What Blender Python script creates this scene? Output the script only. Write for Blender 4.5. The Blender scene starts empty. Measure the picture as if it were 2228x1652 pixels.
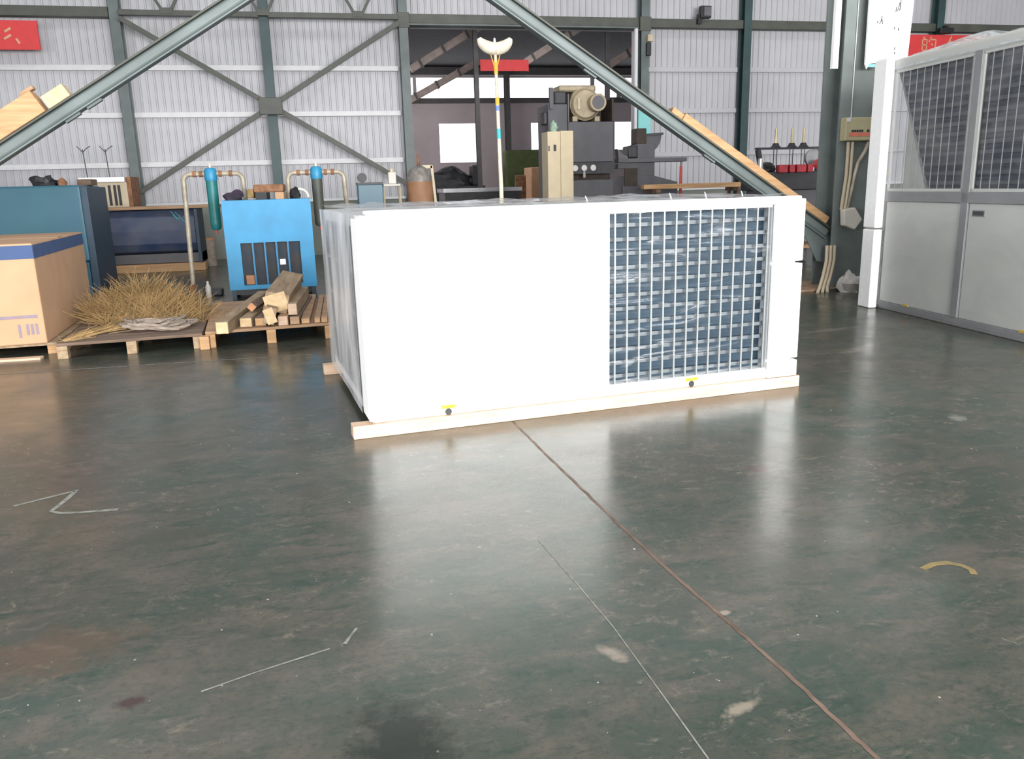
import bpy, bmesh, math, random
from mathutils import Vector, Matrix, noise
random.seed(7)
R = math.radians
SC = bpy.context.scene
COL = SC.collection

# ------------------------------------------------------------------ camera
YAW, PITCH, ROLL, FPX, EYE = 0.21968, 0.23603, -0.02733, 1763.9, 1.5
cam_data = bpy.data.cameras.new('camera')
cam = bpy.data.objects.new('camera', cam_data)
COL.objects.link(cam)
fw = Vector((math.sin(YAW)*math.cos(PITCH), math.cos(YAW)*math.cos(PITCH), -math.sin(PITCH)))
rt = Vector((math.cos(YAW), -math.sin(YAW), 0))
up = rt.cross(fw)
rt2 = rt*math.cos(ROLL) + up*math.sin(ROLL)
up2 = up*math.cos(ROLL) - rt*math.sin(ROLL)
m = Matrix.Identity(4)
for i in range(3):
    m[i][0], m[i][1], m[i][2] = rt2[i], up2[i], -fw[i]
m[2][3] = EYE
cam.matrix_world = m
cam_data.sensor_width = 36
cam_data.lens = FPX/2228*36
cam_data.clip_end = 200
SC.camera = cam

# ------------------------------------------------------------------ view + light
SC.view_settings.view_transform = 'Standard'
SC.view_settings.look = 'None'
SC.view_settings.gamma = 1
SC.view_settings.exposure = 0.0
SC.view_settings.use_curve_mapping = False
try:
    SC.cycles.use_denoising = True
    SC.cycles.max_bounces = 8
    SC.cycles.transparent_max_bounces = 12
    SC.cycles.caustics_reflective = False
    SC.cycles.caustics_refractive = False
    SC.cycles.sample_clamp_indirect = 6
except Exception:
    pass
world = bpy.data.worlds.new('sky')
SC.world = world
world.use_nodes = True
world.node_tree.nodes['Background'].inputs[0].default_value = (0.85, 0.92, 1, 1)
world.node_tree.nodes['Background'].inputs[1].default_value = 1.0


def area(name, loc, size, energy, rot, color=(1, 1, 1)):
    d = bpy.data.lights.new(name, 'AREA')
    d.shape = 'RECTANGLE'
    d.size, d.size_y = size
    d.energy = energy
    d.color = color
    o = bpy.data.objects.new(name, d)
    o.location = loc
    o.rotation_euler = rot
    COL.objects.link(o)
    return o


# daylight through the open gate behind the camera
area('gate_daylight', (5.0, -9.8, 3.0), (15.0, 5.8), 8400, (R(90), 0, R(6)), (1, 0.985, 0.97))
# daylight through the roof-light strips
for k, yy in enumerate((-3.0, 6.0, 15.0)):
    area('rooflight_daylight', (3.0, yy, 8.3), (22, 1.2), 260, (0, 0, 0), (0.95, 0.98, 1.0))


# daylight through the window band of the left wall
area('side_window_daylight', (-11.8, -1.0, 3.6), (14, 2.6), 1500, (R(90), 0, R(-90)), (0.97, 0.98, 1.0))
# far hall: side fill lamp added to brighten wall and braces; no windows there
area('far_side_fill', (-11.5, 31.0, 3.6), (10, 4), 1900, (R(90), 0, R(-90)), (1.0, 0.95, 0.95))
area('far_overhead_fill', (8.0, 27.0, 7.2), (6, 2), 260, (0, 0, 0), (1.0, 0.96, 0.96))  # overhead fill added to lift the dim hall; its roof has no opening

# ------------------------------------------------------------------ materials
def mat(name, color, rough=0.6, metal=0.0, var=0.12, scale=6.0, bump=0.0, stretch=None, color2=None, detail=4, spec=None):
    mt = bpy.data.materials.new(name)
    mt.use_nodes = True
    nt = mt.node_tree
    b = nt.nodes['Principled BSDF']
    b.inputs['Roughness'].default_value = rough
    b.inputs['Metallic'].default_value = metal
    if spec is not None:
        b.inputs['Specular IOR Level'].default_value = spec
    tc = nt.nodes.new('ShaderNodeTexCoord')
    mp = nt.nodes.new('ShaderNodeMapping')
    nt.links.new(tc.outputs['Object'], mp.inputs[0])
    if stretch:
        mp.inputs['Scale'].default_value = stretch
    nz = nt.nodes.new('ShaderNodeTexNoise')
    nz.inputs['Scale'].default_value = scale
    nz.inputs['Detail'].default_value = detail
    nt.links.new(mp.outputs[0], nz.inputs['Vector'])
    rp = nt.nodes.new('ShaderNodeValToRGB')
    c2 = color2 or tuple(min(1, c*(1+var)) for c in color)
    c1 = tuple(c*(1-var) for c in color) if not color2 else color
    rp.color_ramp.elements[0].position = 0.32
    rp.color_ramp.elements[1].position = 0.68
    rp.color_ramp.elements[0].color = (*c1, 1)
    rp.color_ramp.elements[1].color = (*c2, 1)
    nt.links.new(nz.outputs['Fac'], rp.inputs[0])
    nt.links.new(rp.outputs[0], b.inputs['Base Color'])
    if bump:
        bp = nt.nodes.new('ShaderNodeBump')
        bp.inputs['Strength'].default_value = bump
        bp.inputs['Distance'].default_value = 0.02
        nt.links.new(nz.outputs['Fac'], bp.inputs['Height'])
        nt.links.new(bp.outputs[0], b.inputs['Normal'])
    return mt


def emit(name, color, strength):
    mt = bpy.data.materials.new(name)
    mt.use_nodes = True
    nt = mt.node_tree
    nt.nodes.remove(nt.nodes['Principled BSDF'])
    e = nt.nodes.new('ShaderNodeEmission')
    e.inputs[0].default_value = (*color, 1)
    e.inputs[1].default_value = strength
    nt.links.new(e.outputs[0], nt.nodes['Material Output'].inputs[0])
    return mt


def film(name, fac, tint=(0.9, 0.92, 0.95), milky=0.3, scale=(1, 1, 6), nscale=3.0, bump=0.6, rough=0.12, lo=(0.35, 0.75, 0.45, 1.9)):
    """thin wrinkled packing film: mostly see-through, part gloss, part milky"""
    mt = bpy.data.materials.new(name)
    mt.use_nodes = True
    nt = mt.node_tree
    nt.nodes.remove(nt.nodes['Principled BSDF'])
    out = nt.nodes['Material Output']
    tr = nt.nodes.new('ShaderNodeBsdfTransparent')
    tr.inputs[0].default_value = (0.96, 0.97, 0.98, 1)
    gl = nt.nodes.new('ShaderNodeBsdfGlossy')
    gl.inputs['Roughness'].default_value = rough
    gl.inputs['Color'].default_value = (0.95, 0.97, 1, 1)
    df = nt.nodes.new('ShaderNodeBsdfDiffuse')
    df.inputs[0].default_value = (*tint, 1)
    tc = nt.nodes.new('ShaderNodeTexCoord')
    mp = nt.nodes.new('ShaderNodeMapping')
    mp.inputs['Scale'].default_value = scale
    nt.links.new(tc.outputs['Object'], mp.inputs[0])
    nz = nt.nodes.new('ShaderNodeTexNoise')
    nz.inputs['Scale'].default_value = nscale
    nz.inputs['Detail'].default_value = 5
    nz.inputs['Distortion'].default_value = 1.2
    nt.links.new(mp.outputs[0], nz.inputs['Vector'])
    bp = nt.nodes.new('ShaderNodeBump')
    bp.inputs['Strength'].default_value = bump
    bp.inputs['Distance'].default_value = 0.03
    nt.links.new(nz.outputs['Fac'], bp.inputs['Height'])
    nt.links.new(bp.outputs[0], gl.inputs['Normal'])
    mx = nt.nodes.new('ShaderNodeMixShader')
    mx.inputs[0].default_value = milky
    nt.links.new(gl.outputs[0], mx.inputs[1])
    nt.links.new(df.outputs[0], mx.inputs[2])
    rg = nt.nodes.new('ShaderNodeMapRange')
    rg.inputs['From Min'].default_value = lo[0]
    rg.inputs['From Max'].default_value = lo[1]
    rg.inputs['To Min'].default_value = fac*lo[2]
    rg.inputs['To Max'].default_value = min(0.95, fac*lo[3])
    nt.links.new(nz.outputs['Fac'], rg.inputs['Value'])
    m2 = nt.nodes.new('ShaderNodeMixShader')
    nt.links.new(rg.outputs[0], m2.inputs[0])
    nt.links.new(tr.outputs[0], m2.inputs[1])
    nt.links.new(mx.outputs[0], m2.inputs[2])
    nt.links.new(m2.outputs[0], out.inputs[0])
    return mt


M = {}
M['wall'] = mat('white_sheet', (0.47, 0.47, 0.495), 0.55, var=0.05, scale=1.2)
M['girt'] = mat('white_girt', (0.62, 0.62, 0.635), 0.5, var=0.04)
M['dado'] = mat('grey_green_render', (0.20, 0.215, 0.19), 0.8, var=0.15, scale=2)
M['ceil'] = mat('ceiling_sheet', (0.30, 0.31, 0.32), 0.7, var=0.05)
M['steel'] = mat('teal_steel', (0.100, 0.125, 0.122), 0.5, var=0.18, scale=3)
M['steel_dark'] = mat('dark_teal_steel', (0.030, 0.062, 0.065), 0.5, var=0.15, scale=3)
M['steel_olive'] = mat('olive_steel', (0.070, 0.074, 0.062), 0.55, var=0.15, scale=3)
M['column_paint'] = mat('column_paint', (0.155, 0.180, 0.172), 0.55, var=0.12, scale=3)
M['brace'] = mat('grey_green_brace', (0.130, 0.158, 0.155), 0.55, var=0.14, scale=2.2)
M['white'] = mat('white_paint', (0.86, 0.86, 0.85), 0.35, var=0.02)
M['foam'] = mat('white_foam', (0.88, 0.88, 0.87), 0.75, var=0.03, scale=20, bump=0.1)
M['panel'] = mat('grey_white_panel', (0.52, 0.52, 0.485), 0.4, var=0.03, scale=1.5)
M['greyframe'] = mat('grey_frame', (0.21, 0.21, 0.215), 0.45, var=0.06)
M['coil'] = mat('blue_fins', (0.004, 0.020, 0.038), 0.6, 0.0, color2=(0.011, 0.037, 0.062), scale=4, stretch=(0.5, 1, 12))
M['coil_dark'] = mat('dark_fins', (0.020, 0.026, 0.040), 0.5, 0.2, color2=(0.065, 0.072, 0.095), scale=5, stretch=(0.3, 1, 9))
M['wire'] = mat('wire_grey', (0.21, 0.225, 0.225), 0.45, var=0.05)
M['bar'] = mat('tube_plate_grey', (0.105, 0.12, 0.13), 0.5, 0.0, var=0.08)
M['bar_dark'] = mat('tube_row_dark', (0.105, 0.11, 0.125), 0.45, 0.3, var=0.1)
M['film_front'] = film('front_film', 0.06, milky=0.02, scale=(0.9, 1, 9), nscale=1.9, rough=0.22, bump=0.5, lo=(0.52, 0.72, 0.010, 1.25))
M['film_side'] = film('side_film', 0.62, tint=(0.80, 0.79, 0.79), milky=0.75, scale=(1, 1.2, 0.5), nscale=1.6, rough=0.2, bump=0.2)
M['film_top'] = film('top_film', 0.6, tint=(0.5, 0.49, 0.49), milky=0.5, scale=(1.5, 4, 1), nscale=3, rough=0.10, bump=0.2)
M['film_r'] = film('wrap_film', 0.10, tint=(0.75, 0.72, 0.72), milky=0.5, scale=(1, 1, 1.5), nscale=2, rough=0.25)
M['film_cap'] = film('cap_film', 0.62, tint=(0.66, 0.70, 0.70), milky=0.75, scale=(1, 2, 2), nscale=4, rough=0.2)
M['wood'] = mat('pale_timber', (0.40, 0.225, 0.105), 0.7, color2=(0.55, 0.34, 0.175), scale=5, stretch=(0.4, 4, 4), bump=0.15)
M['wood2'] = mat('grey_timber', (0.24, 0.165, 0.10), 0.8, color2=(0.40, 0.29, 0.18), scale=5, stretch=(3, 0.5, 4), bump=0.2)
M['wood_end'] = mat('sawn_end', (0.56, 0.39, 0.21), 0.8, color2=(0.70, 0.53, 0.32), scale=18)
M['wood_dark'] = mat('dark_timber', (0.10, 0.065, 0.045), 0.85, color2=(0.20, 0.135, 0.095), scale=6, stretch=(0.5, 4, 4), bump=0.2)
M['wood_board'] = mat('board_brown', (0.30, 0.18, 0.10), 0.8, color2=(0.44, 0.28, 0.17), scale=4, stretch=(0.5, 3, 3))
M['runner'] = mat('runner_pine', (0.50, 0.335, 0.225), 0.7, color2=(0.62, 0.46, 0.335), scale=6, stretch=(0.5, 4, 4))
M['card'] = mat('cardboard', (0.47, 0.285, 0.165), 0.8, var=0.06, scale=3)
M['card_blue'] = mat('blue_print', (0.045, 0.080, 0.185), 0.75, var=0.08)
M['card_print'] = mat('faded_print', (0.24, 0.19, 0.22), 0.8, var=0.1)
M['blue'] = mat('blue_paint', (0.030, 0.265, 0.50), 0.5, var=0.12, scale=3)
M['blue_edge'] = mat('blue_louvre_bar', (0.02, 0.20, 0.40), 0.5, var=0.1)
M['teal'] = mat('teal_paint', (0.022, 0.098, 0.150), 0.4, color2=(0.034, 0.125, 0.165), scale=1.2)
M['teal_dark'] = mat('teal_base', (0.010, 0.075, 0.115), 0.5, var=0.12)
M['tealedge'] = mat('teal_edge', (0.020, 0.045, 0.075), 0.5, var=0.12)
M['navy'] = mat('worn_blue', (0.022, 0.042, 0.10), 0.5, color2=(0.075, 0.085, 0.12), scale=2.5)
M['green_f'] = mat('green_filter', (0.012, 0.15, 0.135), 0.45, color2=(0.02, 0.19, 0.21), scale=4)
M['blue_f'] = mat('blue_cap', (0.025, 0.24, 0.42), 0.45, var=0.1)
M['black'] = mat('black_plastic', (0.012, 0.012, 0.014), 0.5, var=0.2)
M['slot'] = mat('dark_slot', (0.018, 0.035, 0.055), 0.7, color2=(0.05, 0.045, 0.045), scale=7)
M['darkm'] = mat('dark_machine', (0.028, 0.029, 0.033), 0.5, var=0.25, scale=5)
M['greym'] = mat('grey_machine', (0.085, 0.085, 0.096), 0.55, var=0.12, scale=3)
M['greym2'] = mat('grey_machine_light', (0.115, 0.112, 0.12), 0.55, var=0.12, scale=3)
M['cabin'] = mat('cream_cabinet', (0.60, 0.50, 0.33), 0.5, var=0.05)
M['motor'] = mat('tan_motor', (0.28, 0.23, 0.155), 0.45, 0.2, color2=(0.40, 0.33, 0.22), scale=6)
M['motor_dark'] = mat('dark_brown_recess', (0.040, 0.028, 0.02), 0.7, var=0.3)
M['galv'] = mat('old_galvanised', (0.30, 0.255, 0.19), 0.5, 0.15, color2=(0.47, 0.42, 0.33), scale=9)
M['rust'] = mat('rusty_brown', (0.17, 0.07, 0.03), 0.8, color2=(0.30, 0.15, 0.08), scale=9)
M['barrel'] = mat('brown_tank', (0.26, 0.125, 0.06), 0.6, color2=(0.34, 0.18, 0.10), scale=4)
M['greytop'] = mat('grey_dome', (0.22, 0.20, 0.18), 0.45, 0.2, var=0.3, scale=14)
M['red'] = mat('red_banner', (0.62, 0.042, 0.045), 0.6, var=0.06)
M['gold'] = mat('banner_letters', (0.60, 0.33, 0.20), 0.6, var=0.1)
M['red2'] = mat('red_part', (0.42, 0.030, 0.045), 0.5, var=0.2, scale=9)
M['redp'] = mat('red_steel', (0.55, 0.06, 0.05), 0.5, var=0.1)
M['board'] = mat('white_board', (0.93, 0.93, 0.92), 0.6, var=0.02)
M['ink'] = mat('ink', (0.03, 0.03, 0.04), 0.8)
M['cyan'] = mat('cyan_edge', (0.25, 0.62, 0.62), 0.6, var=0.05)
M['beige'] = mat('beige_box', (0.40, 0.355, 0.215), 0.5, var=0.06)
M['redlabel'] = mat('faded_red_label', (0.60, 0.17, 0.11), 0.6, var=0.1)
M['conduit'] = mat('cream_conduit', (0.50, 0.42, 0.30), 0.5, var=0.08)
M['whitebox'] = mat('white_box', (0.62, 0.58, 0.52), 0.5, var=0.05)
M['yellow'] = mat('yellow_sticker', (0.60, 0.36, 0.015), 0.5, var=0.05)
M['straw'] = mat('straw', (0.17, 0.105, 0.042), 0.9, color2=(0.40, 0.26, 0.11), scale=7)
M['rope'] = mat('grey_rope', (0.24, 0.19, 0.15), 0.9, color2=(0.36, 0.30, 0.25), scale=12)
M['rag'] = mat('pale_green_rag', (0.30, 0.42, 0.34), 0.9, var=0.2)
M['brick'] = mat('orange_block', (0.50, 0.24, 0.12), 0.8, var=0.15)
M['bag'] = mat('pale_bag', (0.50, 0.47, 0.44), 0.5, var=0.15, scale=8, bump=0.5)
M['dirt'] = mat('brown_rubble', (0.22, 0.13, 0.075), 0.9, color2=(0.33, 0.22, 0.14), scale=9, bump=0.6)
M['fluff'] = mat('pale_fluff', (0.75, 0.68, 0.56), 0.9, var=0.12, scale=8, bump=0.4)
M['pole'] = mat('pole_tape', (0.62, 0.52, 0.36), 0.6, color2=(0.75, 0.68, 0.55), scale=12, stretch=(1, 1, 3))
M['orange'] = mat('orange_tape', (0.80, 0.42, 0.05), 0.6, var=0.05)
M['blue_tape'] = mat('blue_tape', (0.15, 0.25, 0.55), 0.6, var=0.05)
M['teal_tape'] = mat('teal_tape', (0.05, 0.42, 0.45), 0.6, var=0.05)
M['far_wall'] = mat('far_wall_sheet', (0.50, 0.43, 0.45), 0.7, var=0.06, scale=1)
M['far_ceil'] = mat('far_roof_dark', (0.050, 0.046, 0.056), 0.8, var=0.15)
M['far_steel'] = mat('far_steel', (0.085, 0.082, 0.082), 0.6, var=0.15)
M['far_duct'] = mat('far_brace', (0.40, 0.33, 0.30), 0.6, var=0.15)
M['green_net'] = mat('dark_green_sheet', (0.045, 0.075, 0.022), 0.8, color2=(0.085, 0.10, 0.035), scale=4)
M['sheet'] = mat('stacked_sheet_metal', (0.45, 0.45, 0.47), 0.3, 0.4, var=0.1)
M['steelshine'] = mat('bright_steel', (0.70, 0.68, 0.66), 0.25, 0.6, var=0.05)
M['brass'] = mat('brass_rod', (0.66, 0.56, 0.36), 0.3, 0.5, var=0.1)
M['purple'] = mat('dark_purple_cloth', (0.05, 0.03, 0.06), 0.9, color2=(0.02, 0.02, 0.025), scale=9)
M['chalk'] = mat('chalk', (0.19, 0.19, 0.165), 0.9, var=0.35, scale=30)
M['joint'] = mat('joint_brown', (0.075, 0.045, 0.03), 0.8, color2=(0.17, 0.115, 0.085), scale=9)
M['ypaint'] = mat('worn_yellow_paint', (0.13, 0.105, 0.05), 0.5, color2=(0.27, 0.19, 0.065), scale=12)
M['pane'] = emit('sky_pane', (0.95, 0.98, 1.0), 3.2)
M['rooflight'] = emit('rooflight_pane', (0.93, 0.97, 1.0), 0.9)


def floor_material():
    mt = bpy.data.materials.new('worn_green_floor')
    mt.use_nodes = True
    nt = mt.node_tree
    b = nt.nodes['Principled BSDF']
    L = nt.links.new
    tc = nt.nodes.new('ShaderNodeTexCoord')

    def nz(scale, detail=6, rough=0.6, dist=0.0, sc=(1, 1, 1), rot=0):
        mp = nt.nodes.new('ShaderNodeMapping')
        mp.inputs['Scale'].default_value = sc
        mp.inputs['Rotation'].default_value = (0, 0, rot)
        L(tc.outputs['Object'], mp.inputs[0])
        n = nt.nodes.new('ShaderNodeTexNoise')
        n.inputs['Scale'].default_value = scale
        n.inputs['Detail'].default_value = detail
        n.inputs['Roughness'].default_value = rough
        n.inputs['Distortion'].default_value = dist
        L(mp.outputs[0], n.inputs['Vector'])
        return n.outputs['Fac']

    def rng(v, a, c, lo=0.0, hi=1.0):
        r = nt.nodes.new('ShaderNodeMapRange')
        r.inputs['From Min'].default_value = a
        r.inputs['From Max'].default_value = c
        r.inputs['To Min'].default_value = lo
        r.inputs['To Max'].default_value = hi
        L(v, r.inputs['Value'])
        return r.outputs[0]

    def mul(a, c):
        q = nt.nodes.new('ShaderNodeMath')
        q.operation = 'MULTIPLY'
        L(a, q.inputs[0])
        if hasattr(c, 'links'):
            L(c, q.inputs[1])
        else:
            q.inputs[1].default_value = c
        return q.outputs[0]

    def mix(f, c1, c2):
        q = nt.nodes.new('ShaderNodeMix')
        q.data_type = 'RGBA'
        L(f, q.inputs[0])
        for c, s in ((c1, q.inputs[6]), (c2, q.inputs[7])):
            if isinstance(c, tuple):
                s.default_value = (*c, 1)
            else:
                L(c, s)
        return q.outputs[2]

    def spot(x, y, rx, ry, rot=0.0, soft=0.6):
        """soft-edged elliptical stain at a place on the floor"""
        mp = nt.nodes.new('ShaderNodeMapping')
        mp.vector_type = 'TEXTURE'
        mp.inputs['Location'].default_value = (x, y, 0)
        mp.inputs['Rotation'].default_value = (0, 0, rot)
        mp.inputs['Scale'].default_value = (rx, ry, 50)
        L(tc.outputs['Object'], mp.inputs[0])
        ln = nt.nodes.new('ShaderNodeVectorMath')
        ln.operation = 'LENGTH'
        L(mp.outputs[0], ln.inputs[0])
        wob = nz(12, 7, 0.7)
        ad = nt.nodes.new('ShaderNodeMath')
        ad.operation = 'MULTIPLY_ADD'
        L(wob, ad.inputs[0])
        ad.inputs[1].default_value = 2.2
        L(ln.outputs['Value'], ad.inputs[2])
        return rng(ad.outputs[0], 2.1, 2.1-soft)

    big = nz(0.8, 8, 0.62, 0.6)
    med = nz(2.6, 10, 0.72, 0.5, (1.0, 1.5, 1), 0.5)
    fine = nz(11, 9, 0.78, 0.6, (1.0, 1.6, 1), 0.5)
    grit = nz(42, 5, 0.7)
    scr = nz(4.0, 9, 0.75, 0.5, (0.8, 2.6, 1), -0.35)
    c = mix(rng(big, 0.38, 0.60), (0.038, 0.055, 0.044), (0.061, 0.060, 0.048))
    c = mix(mul(rng(med, 0.47, 0.62), 0.8), c, (0.094, 0.081, 0.065))
    c = mix(mul(rng(scr, 0.52, 0.64), 0.75), c, (0.022, 0.041, 0.032))
    c = mix(mul(rng(fine, 0.50, 0.66), 0.5), c, (0.105, 0.093, 0.075))
    c = mix(mul(mul(rng(fine, 0.56, 0.70), rng(nz(1.3, 4, 0.6), 0.46, 0.58)), 0.8), c, (0.20, 0.17, 0.135))
    c = mix(mul(rng(grit, 0.52, 0.66), 0.45), c, (0.020, 0.030, 0.025))
    c = mix(mul(rng(nz(9, 6, 0.75, 1.0), 0.67, 0.73), 0.7), c, (0.27, 0.24, 0.19))
    c = mix(mul(rng(nz(34, 3, 0.5), 0.735, 0.76), 0.8), c, (0.50, 0.47, 0.40))
    for x, y, rx, ry, rot, col, a in (
            (0.10, 1.98, 0.16, 0.26, 0.3, (0.014, 0.018, 0.015), 0.85),
            (-0.82, 3.66, 0.26, 0.11, 0.0, (0.045, 0.050, 0.036), 0.75),
            (-1.0, 2.75, 0.30, 0.20, 0.2, (0.105, 0.058, 0.036), 0.5),
            (-0.69, 2.38, 0.05, 0.04, 0, (0.035, 0.015, 0.015), 0.9),
            (2.15, 3.68, 0.10, 0.06, 0.2, (0.07, 0.045, 0.035), 0.9),
            (0.36, 3.80, 0.16, 0.05, 0.2, (0.06, 0.05, 0.045), 0.6),
            (0.81, 2.25, 0.035, 0.07, 0.4, (0.24, 0.20, 0.16), 0.8),
            (1.08, 1.88, 0.08, 0.025, 0.3, (0.26, 0.22, 0.17), 0.8),
            (3.78, 4.15, 0.10, 0.06, 0.8, (0.22, 0.21, 0.18), 0.7),
            (4.55, 6.20, 0.32, 0.10, 0.5, (0.20, 0.18, 0.15), 0.6),
            (4.9, 7.1, 0.40, 0.08, 0.2, (0.18, 0.17, 0.14), 0.5),
            (1.28, 2.38, 0.03, 0.02, 0, (0.26, 0.21, 0.17), 0.9)):
        c = mix(mul(spot(x, y, rx, ry, rot), a), c, col)
    L(c, b.inputs['Base Color'])
    b.inputs['Specular IOR Level'].default_value = 0.38
    ro = rng(nz(2.2, 6, 0.6), 0.3, 0.7, 0.17, 0.32)
    L(ro, b.inputs['Roughness'])
    bp = nt.nodes.new('ShaderNodeBump')
    bp.inputs['Strength'].default_value = 0.06
    bp.inputs['Distance'].default_value = 0.01
    L(nz(5, 5), bp.inputs['Height'])
    L(bp.outputs[0], b.inputs['Normal'])
    return mt


M['floor'] = floor_material()


# ------------------------------------------------------------------ mesh builder
class MB:
    def __init__(s):
        s.v, s.f = [], []

    def add(s, vs, fs):
        o = len(s.v)
        s.v += [Vector(p) for p in vs]
        s.f += [tuple(i+o for i in f) for f in fs]
        return s

    def box(s, x0, x1, y0, y1, z0, z1):
        vs = [(x, y, z) for z in (z0, z1) for y in (y0, y1) for x in (x0, x1)]
        return s.add(vs, [(0, 2, 3, 1), (4, 5, 7, 6), (0, 1, 5, 4), (2, 6, 7, 3), (0, 4, 6, 2), (1, 3, 7, 5)])

    def beam(s, a, b, w, h, upv=(0, 0, 1), roll=0.0):
        a, b = Vector(a), Vector(b)
        d = (b-a).normalized()
        u = Vector(upv)
        sd = d.cross(u)
        if sd.length < 1e-4:
            sd = d.cross(Vector((1, 0, 0)))
        sd.normalize()
        u = sd.cross(d)
        if roll:
            q = Matrix.Rotation(roll, 3, d)
            sd, u = q @ sd, q @ u
        vs = []
        for p in (a, b):
            for k, l in ((-1, -1), (1, -1), (1, 1), (-1, 1)):
                vs.append(p + sd*(k*w/2) + u*(l*h/2))
        return s.add(vs, [(0, 1, 2, 3), (7, 6, 5, 4), (0, 4, 5, 1), (1, 5, 6, 2), (2, 6, 7, 3), (3, 7, 4, 0)])

    def cyl(s, a, b, r0, r1=None, n=16, caps=True):
        a, b = Vector(a), Vector(b)
        r1 = r0 if r1 is None else r1
        d = (b-a).normalized()
        x = d.orthogonal().normalized()
        y = d.cross(x)
        vs, fs = [], []
        for p, r in ((a, r0), (b, r1)):
            for k in range(n):
                t = 2*math.pi*k/n
                vs.append(p + x*(r*math.cos(t)) + y*(r*math.sin(t)))
        for k in range(n):
            fs.append((k, (k+1) % n, n+(k+1) % n, n+k))
        if caps:
            fs += [tuple(range(n-1, -1, -1)), tuple(range(n, 2*n))]
        return s.add(vs, fs)

    def tube(s, pts, r, n=10):
        pts = [Vector(p) for p in pts]
        vs, fs = [], []
        x = None
        for i, p in enumerate(pts):
            d = (pts[min(i+1, len(pts)-1)] - pts[max(i-1, 0)]).normalized()
            if x is None:
                x = d.orthogonal().normalized()
            else:
                x = (x - d*x.dot(d))
                x = x.normalized() if x.length > 1e-5 else d.orthogonal().normalized()
            y = d.cross(x)
            rr = r[i] if isinstance(r, (list, tuple)) else r
            for k in range(n):
                t = 2*math.pi*k/n
                vs.append(p + x*(rr*math.cos(t)) + y*(rr*math.sin(t)))
        for i in range(len(pts)-1):
            for k in range(n):
                fs.append((i*n+k, i*n+(k+1) % n, (i+1)*n+(k+1) % n, (i+1)*n+k))
        fs += [tuple(range(n-1, -1, -1)), tuple(range((len(pts)-1)*n, len(pts)*n))]
        return s.add(vs, fs)

    def lathe(s, c, prof, n=20):
        """prof: (radius, z) list, around vertical axis at c"""
        vs, fs = [], []
        for r, z in prof:
            for k in range(n):
                t = 2*math.pi*k/n
                vs.append((c[0]+r*math.cos(t), c[1]+r*math.sin(t), c[2]+z))
        for i in range(len(prof)-1):
            for k in range(n):
                fs.append((i*n+k, i*n+(k+1) % n, (i+1)*n+(k+1) % n, (i+1)*n+k))
        fs += [tuple(range(n-1, -1, -1)), tuple(range((len(prof)-1)*n, len(prof)*n))]
        return s.add(vs, fs)

    def prism(s, poly, off):
        """flat polygon swept by a vector"""
        n = len(poly)
        off = Vector(off)
        vs = [Vector(p) for p in poly] + [Vector(p)+off for p in poly]
        fs = [tuple(range(n-1, -1, -1)), tuple(range(n, 2*n))]
        fs += [(k, (k+1) % n, n+(k+1) % n, n+k) for k in range(n)]
        return s.add(vs, fs)

    def blob(s, c, rad, seed=0, amp=0.25, nu=20, nv=12, freq=1.6, floor=None):
        vs, fs = [], []
        c = Vector(c)
        for j in range(nv+1):
            ph = math.pi*j/nv
            for i in range(nu):
                t = 2*math.pi*i/nu
                d = Vector((math.sin(ph)*math.cos(t), math.sin(ph)*math.sin(t), math.cos(ph)))
                k = 1 + amp*noise.noise(d*freq + Vector((seed*7.3, seed*1.7, 0)))*2
                p = c + Vector((d.x*rad[0]*k, d.y*rad[1]*k, d.z*rad[2]*k))
                if floor is not None and p.z < floor:
                    p.z = floor
                vs.append(p)
        for j in range(nv):
            for i in range(nu):
                fs.append((j*nu+i, (j+1)*nu+i, (j+1)*nu+(i+1) % nu, j*nu+(i+1) % nu))
        return s.add(vs, fs)

    def build(s, name, material, parent=None, world=False, bevel=0.0, smooth=False, seg=2):
        me = bpy.data.meshes.new(name)
        vs = s.v
        if parent is not None and world:
            inv = Matrix.LocRotScale(parent.location, parent.rotation_euler, None).inverted()
            vs = [inv @ v for v in vs]
        me.from_pydata([tuple(v) for v in vs], [], s.f)
        me.update()
        bm = bmesh.new()
        bm.from_mesh(me)
        bmesh.ops.recalc_face_normals(bm, faces=bm.faces)
        if smooth:
            for fc in bm.faces:
                fc.smooth = True
            for e in bm.edges:
                if len(e.link_faces) == 2 and e.calc_face_angle(0) > 0.7:
                    e.smooth = False
        bm.to_mesh(me)
        bm.free()
        me.materials.append(material)
        o = bpy.data.objects.new(name, me)
        COL.objects.link(o)
        if parent is not None:
            o.parent = parent
        if bevel:
            md = o.modifiers.new('bevel', 'BEVEL')
            md.width = bevel
            md.segments = seg
            md.limit_method = 'ANGLE'
        return o


def thing(name, label, cat, loc=(0, 0, 0), rz=0.0, group=None):
    o = bpy.data.objects.new(name, None)
    o.empty_display_size = 0.1
    COL.objects.link(o)
    o.location = loc
    o.rotation_euler = (0, 0, rz)
    return tag(o, label, cat, group)


def tag(o, label, cat, group=None, kind=None):
    o['label'] = label
    o['category'] = cat
    if group:
        o['group'] = group
    if kind:
        o['kind'] = kind
    return o


def struct(o):
    o['kind'] = 'structure'
    return o


def arc(c, r, a0, a1, n, ax, ay):
    c, ax, ay = Vector(c), Vector(ax), Vector(ay)
    return [c + ax*(r*math.cos(a0+(a1-a0)*k/n)) + ay*(r*math.sin(a0+(a1-a0)*k/n)) for k in range(n+1)]


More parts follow.
